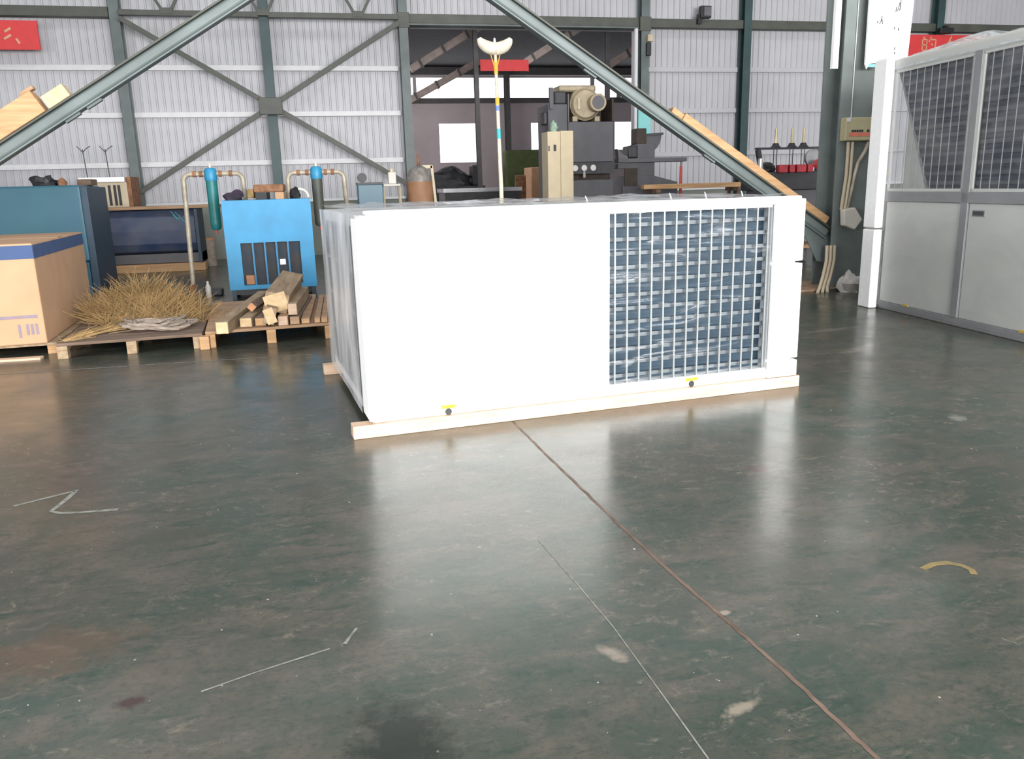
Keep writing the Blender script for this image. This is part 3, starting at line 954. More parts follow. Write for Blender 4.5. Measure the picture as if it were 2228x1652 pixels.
# timber runners: separate things lying under the unit
for v0, v1, ua, ub, h, lab in ((-0.0, 0.11, 0.0, 3.255, 0.085, 'long pine runner under front edge of the wrapped air conditioner'),
                        (1.90, 2.0, 0.02, 3.25, 0.085, 'pine runner under back edge of the wrapped air conditioner')):
    rr = thing('timber_runner', lab, 'timber', (0.08, 4.857, 0), UY, 'runners under the air conditioner')
    MB().box(ua, ub, v0, v1, 0, h-0.002).build('runner_beam', M['runner'], rr, bevel=0.005)

# ---------------------------------------------------------------- tall unit on the right
RU = thing('chiller_unit', 'tall film-wrapped grey and white chiller at right edge', 'chiller', (6.165, 8.221, 0), R(-94))
L_ = 2.84
q = MB()
q.box(0.03, L_, 0.24, 2.0, 1.25, 2.60)
q.box(0.02, L_, 0.06, 2.0, 0.10, 1.25)
q.build('casing', M['panel'], RU)
MB().box(0.0, L_+0.02, 0.02, 2.0, 0.0, 0.09).build('base_rail', M['greyframe'], RU, bevel=0.01)
for a, b_ in ((0.09, 1.315), (1.42, 2.70)):
    pp = MB().box(a, b_, 0.02, 0.06, 0.09, 1.205).build('service_panel', M['panel'], RU, bevel=0.006)
    if a > 1:
        MB().box(1.475, 1.645, 0.012, 0.022, 1.085, 1.145).build('handle', M['greyframe'], pp, bevel=0.006)
        MB().box(1.49, 1.63, 0.009, 0.013, 1.095, 1.135).build('grip_recess', M['black'], pp)
    q = MB()
    for s_ in ((a-0.01, a+0.02, 1.32, 2.57), (b_-0.03, b_, 1.32, 2.57)):
        q.box(s_[0], s_[1], 0.012, 0.03, s_[2], s_[3])
    q.box(a, b_, 0.012, 0.03, 1.315, 1.345)
    q.box(a, b_, 0.012, 0.03, 2.56, 2.60)
    q.build('grille_frame', M['panel'], RU)
    q = MB()
    k = 1
    while a+0.118*k < b_-0.02:
        q.cyl((a+0.118*k, 0.02, 1.33), (a+0.118*k, 0.02, 2.58), 0.0045, n=6)
        k += 1
    q.build('wire_grille', M['wire'], RU)
    if a < 1:
        poly = [(0.09, 0.071, 2.57), (b_-0.02, 0.071, 2.57), (b_-0.02, 0.071, 1.34), (0.70, 0.071, 1.34)]
    else:
        poly = [(a, 0.071, 2.57), (b_-0.02, 0.071, 2.57), (b_-0.02, 0.071, 1.34), (a, 0.071, 1.34)]
    c = MB().prism(poly, (0, 0.08, 0)).build('coil', M['coil_dark'], RU)
    q = MB()
    zz = 1.40
    while zz < 2.55:
        s0 = 0.09+0.61*(2.57-zz)/1.23+0.02 if a < 1 else a
        q.box(s0, b_-0.03, 0.060, 0.070, zz-0.018, zz+0.018)
        zz += 0.094
    q.build('tube_rows', M['bar_dark'], RU)
    if a < 1:
        MB().prism([(0.07, 0.06, 2.57), (0.095, 0.06, 2.57), (0.715, 0.06, 1.34), (0.68, 0.06, 1.34)], (0, 0.02, 0)).build('coil_edge', M['greyframe'], RU)
for x in (1.365, 2.76):
    MB().box(x-0.05, x+0.05, 0.0, 0.06, 0.09, 2.60).build('post', M['greyframe'], RU, bevel=0.006)
MB().box(0.03, L_, 0.0, 0.05, 1.208, 1.312).build('mid_rail', M['greyframe'], RU, bevel=0.006)
MB().box(0.03, L_, 0.005, 0.05, 2.585, 2.70).build('top_rail', M['panel'], RU, bevel=0.01)
for s_ in ((0.0, 0.895), (0.91, 2.72)):
    MB().box(-0.15, 0.08, -0.10, 0.0, s_[0]+0.002, s_[1]).build('foam_corner', M['foam'], RU, bevel=0.012)
for s_ in (0.58, 2.27):
    MB().box(s_-0.045, s_+0.045, 0.012, 0.021, 0.085, 0.108).build('yellow_sticker', M['yellow'], RU)
sheet(lambda a, b_: (0.02+a*(L_-0.02), -0.02+wr((a*5, b_*4, 8), 0.02, 2), 0.05+b_*2.62), 40, 40).build('front_film', M['film_r'], RU, smooth=True)


def cap(a, b_):
    s_ = 0.02+a*(L_-0.02)
    z = 2.70+0.06*math.sin(math.pi*min(1, b_*1.5)) + 0.14*math.exp(-((a-0.20)/0.13)**2)*min(1, b_*3) + wr((a*8, b_*4, 2), 0.02, 2)
    return (s_, -0.01+b_*1.98, z if b_ > 0.001 else 2.60)


sheet(cap, 50, 24).build('top_film', M['film_cap'], RU, smooth=True)

# ---------------------------------------------------------------- left side: carton, pallets, timber
t = thing('cardboard_box', 'big brown cardboard box with blue band on a pallet', 'box', (-2.71, 8.60, 0.115), R(4))
W_, D_, H_ = 1.25, 2.35, 0.965
MB().box(-W_, 0, 0, D_, 0, H_).build('body', M['card'], t, bevel=0.012)
MB().box(-W_+0.004, 0.0, -0.003, 0.0, H_-0.145, H_-0.018).build('blue_band', M['card_blue'], t)
MB().box(0.0, 0.003, 0.004, D_-0.01, H_-0.145, H_-0.018).build('blue_band', M['card_blue'], t)
MB().box(-W_, 0, D_*0.5-0.06, D_*0.5+0.06, H_, H_+0.003).build('tape', M['wood_board'], t)
MB().box(-0.37, -0.05, -0.003, 0.0, 0.255, 0.285).build('print_line', M['card_print'], t)
for x in (-0.22, -0.15, -0.11, -0.07):
    MB().box(x-0.012, x+0.012, -0.003, 0.0, 0.07+0.05*((x*50) % 1), 0.20).build('print_mark', M['card_print'], t)
MB().box(-0.34, -0.30, -0.008, 0.0, 0.83, 0.90).build('strap_end', M['runner'], t)


def pallet(name, label, loc, rz, w, d, h, mk, mk2, legs=3, boards=7, group='pallets on the floor'):
    t = thing(name, label, 'pallet', loc, rz, group)
    bw = d/boards
    for k in range(boards):
        MB().box(0, w, k*bw+0.008, (k+1)*bw-0.008, h-0.028, h).build('deck_board', M[mk], t, bevel=0.004)
    for k in range(legs):
        x = (w-0.09)*k/(legs-1)
        MB().box(x, x+0.09, 0.01, d-0.01, h-0.07, h-0.029).build('stringer', M[mk2], t)
        for y in (0.0, d/2-0.05, d-0.12):
            MB().box(x, x+0.09, y+0.004, y+0.115, 0.0, h-0.071).build('foot_block', M[mk2], t, bevel=0.004)
    return t


pallet('pallet', 'timber pallet under the big cardboard box', (-4.0, 8.55, 0), R(4), 1.36, 2.4, 0.113, 'wood2', 'wood', 3, 7)
tag(MB().box(-3.9, -2.72, 8.36, 8.46, 0, 0.02).build('lumber', M['runner']), 'pale slat on floor in front of the boxed pallet', 'timber')
P2 = pallet('pallet', 'worn dark pallet holding straw and tangled rope', (-2.55, 8.30, 0), R(4.0), 1.30, 2.2, 0.15, 'wood_dark', 'wood2', 3, 7)
P3 = pallet('pallet', 'pallet loaded with sawn timber beams beside the blue dryer', (-1.22, 8.37, 0), R(5), 1.25, 2.3, 0.165, 'wood_board', 'wood', 3, 8)

# straw: uncountable
q = MB()
rnd = random.Random(3)
for k in range(6500):
    u, v = rnd.gauss(0, 1), rnd.gauss(0, 1)
    if abs(u) > 2 or abs(v) > 2:
        continue
    x = -2.04 + u*0.29 - 0.12*v
    y = 9.75 + v*0.32
    hz = 0.152 + 0.30*math.exp(-(u*u+v*v)*0.55)*rnd.random()
    L = rnd.uniform(0.10, 0.36)
    th = rnd.gauss(math.pi/2, 0.9) if rnd.random() < 0.55 else rnd.uniform(0, 6.28)
    el = rnd.uniform(0.05, 0.75)
    d = Vector((math.cos(th)*math.cos(el), 0.4*math.sin(th)*math.cos(el), math.sin(el)))
    d.normalize()
    a = Vector((x, y, hz))
    sd = d.cross(Vector((0, 1, 0.2))).normalized()*0.0028
    e = a+d*L
    up_ = Vector((0, 0.003, 0))
    q.add([a-sd, a+sd, e+sd*0.5, e-sd*0.5, a+up_, e+up_], [(0, 1, 2, 3), (1, 4, 5, 2), (4, 0, 3, 5)])
for k in range(300):   # sweepings towards the front left corner
    x = rnd.uniform(-2.55, -2.0)
    y = 8.5 + (x+2.55)*1.6 + rnd.gauss(0, 0.12)
    th = rnd.gauss(0.6, 0.5)
    d = Vector((math.cos(th), math.sin(th)*0.8, rnd.uniform(0, 0.25))).normalized()
    a = Vector((x, y, 0.156))
    sd = d.cross(Vector((0, 0, 1))).normalized()*0.003
    e = a+d*rnd.uniform(0.1, 0.3)
    up_ = Vector((0, 0, 0.004))
    q.add([a-sd, a+sd, e+sd*0.5, e-sd*0.5, a+up_, e+up_], [(0, 1, 2, 3), (1, 4, 5, 2), (4, 0, 3, 5)])
q.blob((-2.0, 9.8, 0.15), (0.50, 0.40, 0.12), 2, 0.22, floor=0.152)
tag(q.build('straw_pile', M['straw']), 'heap of dry yellow straw on the worn dark pallet', 'straw', kind='stuff')
# rope tangle
q = MB()
rnd = random.Random(11)
for k in range(5):
    pts = []
    c = Vector((-1.72+rnd.uniform(-0.12, 0.2), 8.95+rnd.uniform(-0.12, 0.25), 0.0))
    ph = rnd.uniform(0, 6)
    rx, ry = rnd.uniform(0.18, 0.30), rnd.uniform(0.18, 0.34)
    for i in range(40):
        a = ph + i*0.33
        pts.append(c+Vector((rx*math.cos(a)*(1+0.2*math.sin(i*1.1)), ry*math.sin(a)*(1+0.2*math.cos(i*0.7)), 0.175+k*0.012+0.012*math.sin(i*0.9))))
    q.tube(pts, 0.016, 6)
tag(q.build('rope', M['rope'], smooth=True), 'tangled grey rope lying on the worn dark pallet', 'rope')
tag(MB().box(-0.06, 0.06, -0.05, 0.05, -0.045, 0.045).build('block', M['brick'], bevel=0.01), 'small orange block beside the straw heap', 'block').location = (-1.56, 9.75, 0.20)


def timber(label, a, b_, w, h, mk='wood2', end=None, roll=0.0):
    a, b_ = Vector(a), Vector(b_)
    t = thing('lumber', label, 'timber', a, group='timber beams on the right pallet')
    MB().beam(a, b_, w, h, roll=roll).build('lumber_body', M[mk], t, world=True, bevel=0.006)
    d = (a-b_).normalized()
    MB().beam(a, a+d*0.003, w-0.012, h-0.012, roll=roll).build('sawn_end', M[end or 'wood_end'], t, world=True)
    return t


dz = 0.165
timber('long grey beam at left end of timber pallet, end overhanging front', (-1.03, 8.16, dz+0.062), (-0.80, 10.6, dz+0.062), 0.12, 0.12)
timber('grey beam second from left on the timber pallet', (-0.84, 8.50, dz+0.05), (-0.62, 10.5, dz+0.05), 0.12, 0.095)
timber('short brown square piece lying on the second beam', (-0.80, 8.85, dz+0.157), (-0.70, 9.5, dz+0.16), 0.08, 0.08, 'wood_dark', 'brick', 0.785)
timber('brown beam third from left with orange sawn end', (-0.70, 8.52, dz+0.045), (-0.56, 10.2, dz+0.045), 0.11, 0.085, 'wood_dark', 'wood')
timber('short pale block propped under front end of the top beam', (-0.595, 8.44, dz+0.11), (-0.60, 8.635, dz+0.11), 0.11, 0.17, 'wood2', 'wood_end', 0.3)
timber('thick grey beam lying topmost across the timber pile', (-0.535, 8.645, dz+0.215), (-0.415, 9.95, dz+0.30), 0.24, 0.20, 'wood2', 'wood_end', 0.25)
timber('pinkish beam right of the propped pale block', (-0.475, 8.47, dz+0.05), (-0.36, 10.0, dz+0.05), 0.10, 0.10, 'wood_board', 'runner')
timber('upper beam at right of the pile with white end', (-0.375, 8.52, dz+0.155), (-0.28, 10.0, dz+0.155), 0.095, 0.12, 'wood2', 'runner')
timber('brown flat beam under the white-ended beam', (-0.36, 8.48, dz+0.045), (-0.25, 10.2, dz+0.045), 0.10, 0.085, 'wood_dark', 'wood_board')
timber('flat brown plank right of the pile gap', (-0.255, 8.50, dz+0.03), (-0.20, 10.5, dz+0.03), 0.085, 0.055, 'wood_board', 'wood')
timber('left of two flat planks at right end of timber pallet', (-0.135, 8.50, dz+0.03), (-0.09, 10.4, dz+0.03), 0.06, 0.055, 'wood_board', 'wood')
timber('right of two flat planks at right end of timber pallet', (-0.065, 8.50, dz+0.03), (-0.02, 10.4, dz+0.03), 0.065, 0.055, 'wood_board', 'wood')
tag(MB().beam((-1.08, 9.9, 0.30), (-0.72, 8.9, 0.40), 0.012, 0.012).build('stick', M['wood_end']), 'thin pale stick poking up over the timber pile', 'stick') if False else None
tag(MB().box(-1.27, -1.18, 8.30, 8.40, 0, 0.13).build('timber_offcut', M['wood'], bevel=0.006), 'short square offcut on floor between the two pallets', 'timber')

# ---------------------------------------------------------------- teal cabinet
t = thing('teal_cabinet', 'large dark teal machine cabinet behind the cardboard box', 'cabinet', (-3.45, 13.6, 0), R(3))
MB().box(-2.6, -0.06, 0.0, 1.5, 0.53, 1.665).build('upper_panel', M['teal'], t, bevel=0.03)
MB().box(-2.6, -0.08, 0.02, 1.5, 0.0, 0.525).build('base', M['teal_dark'], t, bevel=0.02)
MB().box(-0.075, 0.03, 0.03, 1.48, 0.0, 1.64).build('side_panel', M['tealedge'], t, bevel=0.01)
tag(MB().blob((-4.08, 13.9, 1.70), (0.19, 0.16, 0.12), 4, 0.3, floor=1.667).build('cloth_bundle', M['black'], smooth=True), 'black cloth bundle on top of the teal cabinet', 'cloth')
tag(MB().blob((-3.82, 13.9, 1.70), (0.06, 0.06, 0.07), 6, 0.2, floor=1.667).build('rag', M['rust'], smooth=True), 'small orange lump beside black bundle on teal cabinet', 'rag')
tag(MB().box(-3.72, -3.52, 14.3, 14.7, 1.667, 1.76).build('carton', M['wood_dark'], bevel=0.01), 'small brown carton on right end of the teal cabinet', 'box')
# cooker-like white cabinet
t = thing('white_cabinet', 'white topped cabinet standing behind the teal cabinet', 'cabinet', (-4.2, 18.62, 0))
MB().box(-0.45, 0.38, -0.4, 0.4, 0, 1.76).build('body', M['conduit'], t, bevel=0.01)
MB().box(-0.50, 0.36, -0.46, 0.4, 1.76, 1.86).build('top', M['white'], t, bevel=0.01)
for x in (0.02, 0.12, 0.2):
    MB().box(x, x+0.05, -0.41, -0.40, 1.3, 1.70).build('slot', M['black'], t)
MB().box(0.385, 0.46, -0.4, 0.4, 0, 1.86).build('side_board', M['rust'], t)
for x, lab in ((-4.60, 'left of two thin forked rods above the white cabinet'), (-4.18, 'right of two thin forked rods above the white cabinet')):
    t = thing('forked_rod', lab, 'rod', (x, 18.5, 1.86), group='thin forked rods')
    MB().cyl((0, 0, 0), (-0.02, 0, 0.56), 0.011, n=6).build('stem', M['steel_olive'], t)
    for a in (-0.12, 0.13):
        MB().tube([(-0.02, 0, 0.5), (a*0.5-0.02, 0, 0.57), (a, 0, 0.62)], 0.009, 6).build('fork', M['steel_olive'], t)
# worn blue tank
t = thing('blue_tank', 'worn dark blue metal tank lying below the white wall', 'tank', (-3.3, 17.4, 0))
q = MB()
prof = [(0.0, 0.36), (-0.10, 0.40), (-0.16, 0.55), (-0.17, 0.80), (-0.12, 1.05), (0.0, 1.20), (0.6, 1.20), (0.6, 0.36)]
q.prism([(-0.82, y, z) for y, z in prof], (1.66, 0, 0))
q.build('shell', M['navy'], t, bevel=0.03, seg=3)
MB().box(0.845, 0.90, -0.2, 0.62, 0.16, 1.20).build('end_frame', M['tealedge'], t)
MB().box(-0.90, -0.825, -0.2, 0.62, 0.16, 1.16).build('end_frame', M['galv'], t)
MB().box(-0.85, 0.9, -0.05, 0.6, 0.17, 0.35).build('skid', M['greym2'], t)
q = strokes_mb([[(-3.3+0.42, 1.17), (-3.3+0.55, 1.0), (-3.3+0.58, 1.1)], [(-3.3+0.5, 1.15), (-3.3+0.66, 0.95)], [(-3.3+0.45, 1.1), (-3.3+0.52, 1.02)]], 17.215, 0.008)
q.build('cyan_string', M['teal_tape'], t, world=True)
tag(MB().box(-4.3, -2.0, 17.25, 18.1, 1.215, 1.27).build('wood_board', M['wood_board'], bevel=0.008), 'brown board lying on top of the worn blue tank', 'board')
tag(MB().box(-4.2, -2.35, 17.22, 17.5, 0.0, 0.158).build('lumber', M['wood'], bevel=0.01), 'yellowish timber under the worn blue tank', 'timber')
t = thing('drum', 'small pinkish brown drum by the wall left of the blue dryer', 'drum', (-2.38, 18.2, 0))
MB().lathe((0, 0, 0), [(0.13, 0), (0.135, 0.02), (0.135, 0.53), (0.13, 0.55)], 20).build('body', M['rope'], t, smooth=True)
MB().lathe((0, 0, 0.55), [(0.14, 0.0), (0.14, 0.03), (0.12, 0.035)], 20).build('lid', M['brick'], t, smooth=True)

# ---------------------------------------------------------------- blue dryer
t = thing('air_dryer', 'bright blue air dryer cabinet with slotted front vents', 'air dryer', (-1.37, 12.2, 0), R(2))
q = MB()
DWX, DH0, DH1, DDp = 1.215, 0.13, 1.385, 0.85
q.box(0, 0.20, 0, DDp, DH0, DH1)
q.box(1.02, DWX, 0, DDp, DH0, DH1)
q.box(0.20, 1.02, 0, DDp, 0.79, DH1)
q.box(0.20, 1.02, 0, DDp, DH0, 0.19)
q.box(0.20, 1.02, 0.08, DDp, 0.19, 0.79)
q.build('casing', M['blue'], t, bevel=0.0)
MB().box(0.2, 1.02, 0.06, 0.08, 0.19, 0.79).build('radiator', M['slot'], t)
for x in (0.365, 0.53, 0.69, 0.85):
    MB().box(x-0.012, x+0.012, 0.0, 0.03, 0.19, 0.79).build('vent_bar', M['blue_edge'], t)
MB().box(0.235, 0.345, 0.03, 0.045, 0.20, 0.33).build('orange_tag', M['brick'], t)
MB().box(0.72, 0.80, 0.04, 0.05, 0.46, 0.54).build('pale_tag', M['sheet'], t)
MB().box(0.03, DWX-0.03, 0.03, DDp-0.03, 0.06, 0.128).build('plinth', M['black'], t)
for x in (0.02, DWX-0.08):
    for y in (0.02, DDp-0.08):
        MB().box(x, x+0.06, y, y+0.06, 0, 0.127).build('foot', M['tealedge'], t)
# things on the dryer
t = thing('carton', 'torn orange-brown carton on top of the blue dryer', 'box', (-0.73, 12.65, 1.386), R(-6))
MB().box(-0.20, 0.22, -0.15, 0.15, 0.10, 0.21).build('body', M['rust'], t, bevel=0.02)
MB().box(-0.30, -0.205, -0.13, 0.13, 0.02, 0.15).build('flap', M['straw'], t, bevel=0.02)
MB().box(0.10, 0.22, -0.15, 0.15, 0.0, 0.098).build('side', M['card'], t)
MB().box(-0.18, -0.02, -0.15, 0.15, 0.0, 0.098).build('lining', M['black'], t)
tag(MB().blob((-1.22, 12.55, 1.42), (0.12, 0.1, 0.09), 9, 0.3, floor=1.387).build('cloth', M['purple'], smooth=True), 'dark purple cloth lump on left of the blue dryer', 'cloth')
tag(MB().blob((-0.37, 12.6, 1.43), (0.08, 0.1, 0.11), 12, 0.25, floor=1.387).build('cloth', M['black'], smooth=True), 'dark lump beside the carton on the blue dryer', 'cloth')
tag(MB().tube(arc((-0.30, 12.45, 1.40), 0.12, 1.7, 0.0, 10, (1, 0, 0), (0, 0, 1)), 0.02, 8).build('hose', M['whitebox'], smooth=True), 'short white curved hose at right of the blue dryer top', 'hose')


# filter and pipe sets
def pipe_set(label, xa, xf, xb, y, z, fmat, cmat, zb, rad=0.088):
    t = thing('pipe_loop', label[0], 'pipe', (xa, y, 0), group='compressed air pipe loops')
    r = 0.035
    pts = [(xa-0.04, y, 0.0), (xa-0.02, y, 0.8), (xa, y, z-0.12)] + arc((xa+0.1, y, z-0.1), 0.1, math.pi, math.pi/2, 6, (1, 0, 0), (0, 0, 1)) + [(xf-rad, y, z)]
    MB().tube(pts, r, 12).build('riser', M['galv'], t, world=True, smooth=True)
    pts = [(xf+rad, y, z), (xb-0.12, y, z)] + arc((xb-0.1, y, z-0.1), 0.1, math.pi/2, 0, 6, (1, 0, 0), (0, 0, 1)) + [(xb+0.01, y, z-0.4), (xb+0.03, y+0.3, 0.9), (xb+0.03, y+0.3, 0.0)]
    MB().tube(pts, r, 12).build('down_pipe', M['galv'], t, world=True, smooth=True)
    for x in (xa+0.16, xf-rad-0.05, xf+rad+0.05, xb-0.17):
        MB().cyl((x-0.025, y, z), (x+0.025, y, z), 0.046, n=12).build('coupling', M['rust'], t, world=True)
    MB().lathe((xa-0.04, y, 0), [(0.07, 0), (0.07, 0.10), (0.04, 0.14)], 12).build('flange', M['rust'], t, world=True)
    f = thing('air_filter', label[1], 'filter', (xf, y, zb), group='air filters')
    MB().lathe((0, 0, 0), [(0.05, 0), (rad*0.86, 0.03), (rad*0.9, 0.1), (rad*0.95, z-zb-0.14), (rad*0.95, z-zb-0.10)], 20).build('bowl', M[fmat], f, smooth=True)
    MB().lathe((0, 0, z-zb-0.10), [(rad*0.98, 0.0), (rad*1.05, 0.03), (rad*1.05, 0.14), (rad*0.8, 0.18), (rad*0.4, 0.19)], 20).build('head', M[cmat], f, smooth=True)
    MB().cyl((0, 0, z-zb+0.09), (0, 0, z-zb+0.15), 0.02, n=8).build('gauge', M['whitebox'], f)
    MB().cyl((0, 0, -0.05), (0, 0, 0.0), 0.018, n=8).build('drain', M['redp'], f)


pipe_set(('old galvanised pipe loop at left of the blue dryer', 'teal green air filter hanging left of the blue dryer'), -1.975, -1.585, -1.13, 13.2, 1.775, 'green_f', 'blue_f', 0.95)
pipe_set(('old galvanised pipe loop right of the blue dryer', 'dark air filter with blue head right of the blue dryer'), -0.475, -0.045, 0.37, 13.25, 1.765, 'steel_olive', 'blue_f', 0.95)
tag(MB().lathe((-1.72, 12.6, 0), [(0.035, 0), (0.04, 0.02), (0.04, 0.16), (0.018, 0.2), (0.018, 0.24)], 12).build('bottle', M['whitebox'], smooth=True), 'small white bottle on floor left of the blue dryer', 'bottle')
tag(MB().box(-1.95, -1.55, 12.75, 13.0, 0, 0.10).build('scrap_block', M['darkm'], bevel=0.02), 'dark metal scrap at foot of the left pipe loop', 'scrap')

# ---------------------------------------------------------------- things between dryer and doorway
t = thing('gas_tank', 'brown tank with grey domed top left of the doorway', 'tank', (1.86, 16.0, 0))
MB().lathe((0, 0, 0), [(0.24, 0), (0.25, 0.03), (0.25, 1.60)], 24).build('body', M['barrel'], t, smooth=True)
MB().lathe((0, 0, 1.60), [(0.25, 0.0), (0.24, 0.10), (0.19, 0.22), (0.10, 0.28), (0.05, 0.30)], 24).build('dome', M['greytop'], t, smooth=True)
MB().cyl((0, 0, 1.9), (0.0, 0, 2.12), 0.03, 0.02, n=10).build('valve', M['rust'], t)
t = thing('blue_cabinet', 'small blue cabinet with dark top beyond the air conditioner', 'cabinet', (0.91, 16.0, 0))
MB().box(-0.23, 0.23, -0.25, 0.25, 0, 1.57).build('body', M['teal'], t, bevel=0.01)
MB().box(-0.24, 0.24, -0.26, 0.26, 1.57, 1.61).build('lid', M['darkm'], t)
tag(MB().cyl((0.78, 15.95, 1.70), (0.78, 16.1, 1.70), 0.088, n=20).build('motor_casing', M['darkm'], smooth=True), 'dark round casing on left of the small blue cabinet', 'motor')
t = thing('stool', 'white metal stool beside the small blue cabinet', 'stool', (1.32, 16.0, 0))
MB().box(-0.16, 0.16, -0.16, 0.16, 1.53, 1.57).build('seat', M['whitebox'], t, bevel=0.01)
for x in (-0.15, 0.15):
    for y in (-0.14, 0.14):
        MB().cyl((x*1.1, y*1.1, 0), (x, y, 1.53), 0.014, n=8).build('leg', M['conduit'], t)
t = thing('jar', 'cream plastic container standing on the white stool', 'container', (1.34, 16.0, 1.571))
MB().box(-0.075, 0.075, -0.075, 0.075, 0, 0.22).build('body', M['whitebox'], t, bevel=0.02)
MB().cyl((0, 0, 0.22), (0, 0, 0.28), 0.035, n=12).build('cap', M['cabin'], t)
t = thing('wooden_frame', 'cream slanted wooden frame beside the brown tank', 'frame', (2.2, 16.25, 0))
MB().beam((-0.06, 0, 1.9), (0.07, 0, 0.0), 0.03, 0.05).build('leg', M['cabin'], t)
MB().beam((-0.24, 0.0, 1.88), (-0.05, 0.0, 1.88), 0.03, 0.06).build('rail', M['cabin'], t)
MB().beam((-0.24, 0.3, 1.88), (-0.2, 0.35, 0.0), 0.03, 0.05).build('leg', M['cabin'], t)

# ---------------------------------------------------------------- light mast
t = thing('mast', 'tall taped pole with white crescent-shaped head before the doorway', 'mast', (2.60, 12.0, 0))
MB().tube([(0.0, 0, 0.05), (-0.005, 0, 1.5), (-0.02, 0, 2.4), (-0.035, 0, 3.36)], [0.035, 0.030, 0.026, 0.022], 12).build('pole', M['pole'], t, smooth=True)
for z, h, mk in ((3.04, 0.16, 'orange'), (2.62, 0.10, 'orange'), (2.54, 0.07, 'blue_tape'), (2.15, 0.14, 'teal_tape')):
    MB().cyl((-0.02-(z-2.4)*0.016, 0, z), (-0.02-(z+h-2.4)*0.016, 0, z+h), 0.030, n=12).build('tape_band', M[mk], t)
for sx in (-1, 1):
    pts = arc((-0.035, 0, 3.60), 0.24, -math.pi/2, -math.pi/2+sx*1.25, 8, (1, 0, 0), (0, 0, 0.85))
    pts = [p + Vector((0, 0, -0.02)) for p in pts]
    MB().tube(pts, [0.085, 0.088, 0.088, 0.086, 0.082, 0.074, 0.064, 0.05, 0.03], 14).build('padded_head', M['fluff'], t, smooth=True)
    MB().cyl((-0.035+sx*0.075, 0, 3.33), (-0.03, 0, 3.06), 0.007, n=6).build('stay', M['orange'], t)
MB().cyl((-0.035, 0, 3.36), (-0.04, 0, 3.52), 0.035, 0.012, n=10).build('tip', M['fluff'], t)
MB().box(-0.25, 0.25, -0.25, 0.25, 0, 0.05).build('foot', M['steel_olive'], t, bevel=0.01)

# ---------------------------------------------------------------- big grey press in the doorway
t = thing('press_machine', 'tall grey press with big tan motor in the doorway', 'machine', (5.45, 17.0, 0))
q = MB()
q.box(-0.30, 0.70, 0.0, 0.9, 0.0, 1.55)
q.box(-0.30, 0.70, 0.0, 0.9, 1.92, 2.74)
q.box(-0.72, -0.30, 0.05, 0.9, 0.0, 3.10)
q.box(-0.30, 0.70, 0.75, 0.9, 2.74, 3.38)
q.build('frame', M['greym'], t, bevel=0.012)
MB().box(-0.28, 0.68, 0.25, 0.9, 1.56, 1.91).build('throat', M['motor_dark'], t)
MB().box(-0.30, -0.28, 0.0, 0.75, 2.74, 3.30).build('side_plate', M['greym2'], t)
MB().box(0.66, 0.70, 0.0, 0.75, 2.74, 3.20).build('side_plate', M['motor_dark'], t)
MB().box(-0.28, 0.66, 0.70, 0.748, 2.76, 3.35).build('recess', M['motor_dark'], t)
MB().box(-0.42, 0.40, 0.25, 0.748, 3.36, 3.50).build('top_cover', M['motor'], t, bevel=0.04)
mo = MB().cyl((0.10, 0.10, 3.10), (0.10, 0.68, 3.10), 0.33, n=28).build('motor', M['motor'], t, smooth=True)
MB().cyl((0.10, 0.04, 3.10), (0.10, 0.10, 3.10), 0.27, 0.32, n=28).build('front_shield', M['motor'], mo, smooth=True)
MB().cyl((0.30, -0.18, 3.11), (0.30, 0.05, 3.11), 0.175, n=24).build('fan_cowl', M['motor'], mo, smooth=True)
MB().cyl((0.30, -0.186, 3.11), (0.30, -0.18, 3.11), 0.135, n=24).build('shaft_end', M['greym2'], mo, smooth=True)
MB().box(-0.09, -0.03, 0.0, 0.05, 2.98, 3.22).build('terminal_box', M['conduit'], mo, bevel=0.01)
for x in (-0.13, 0.36):
    MB().box(x-0.06, x+0.06, 0.05, 0.6, 2.742, 2.86).build('motor_foot', M['motor'], mo, bevel=0.02)
for x in (-0.17, 0.03, 0.23):
    MB().cyl((x, -0.05, 1.80), (x, 0.02, 1.80), 0.062, 0.068, n=20).build('lamp_button', M['steelshine'], t, smooth=True)
MB().box(-0.30, 0.70, -0.008, -0.001, 1.68, 1.915).build('control_strip', M['darkm'], t)
MB().cyl((0.03, -0.04, 1.60), (0.03, -0.04, 1.73), 0.03, n=10).build('lever', M['steelshine'], t)
MB().box(-0.70, -0.62, -0.02, 0.05, 3.0, 3.42).build('bracket', M['greym'], t)
MB().box(-0.56, -0.30, 0.1, 0.5, 3.10, 3.36).build('pump', M['darkm'], t, bevel=0.03)
MB().box(-0.80, -0.72, 0.1, 0.4, 2.70, 2.95).build('coupling', M['darkm'], t, bevel=0.02)
t = thing('control_cabinet', 'cream control cabinet standing left of the grey press', 'cabinet', (4.66, 16.0, 0), R(0))
MB().box(-0.24, 0.02, 0.0, 0.45, 0, 2.49).build('side_door', M['cabin'], t, bevel=0.006)
MB().box(0.022, 0.28, -0.02, 0.45, 0, 2.50).build('front_door', M['cabin'], t, bevel=0.006)
MB().box(-0.12, -0.07, -0.012, -0.001, 2.12, 2.24).build('keyhole', M['black'], t)
MB().box(-0.23, -0.20, -0.012, -0.001, 2.12, 2.22).build('keyhole', M['greym2'], t)
tag(MB().blob((4.62, 16.25, 2.58), (0.07, 0.06, 0.10), 8, 0.3, floor=2.501).build('rag', M['rag'], smooth=True), 'pale green rag lying on top of the cream cabinet', 'rag')

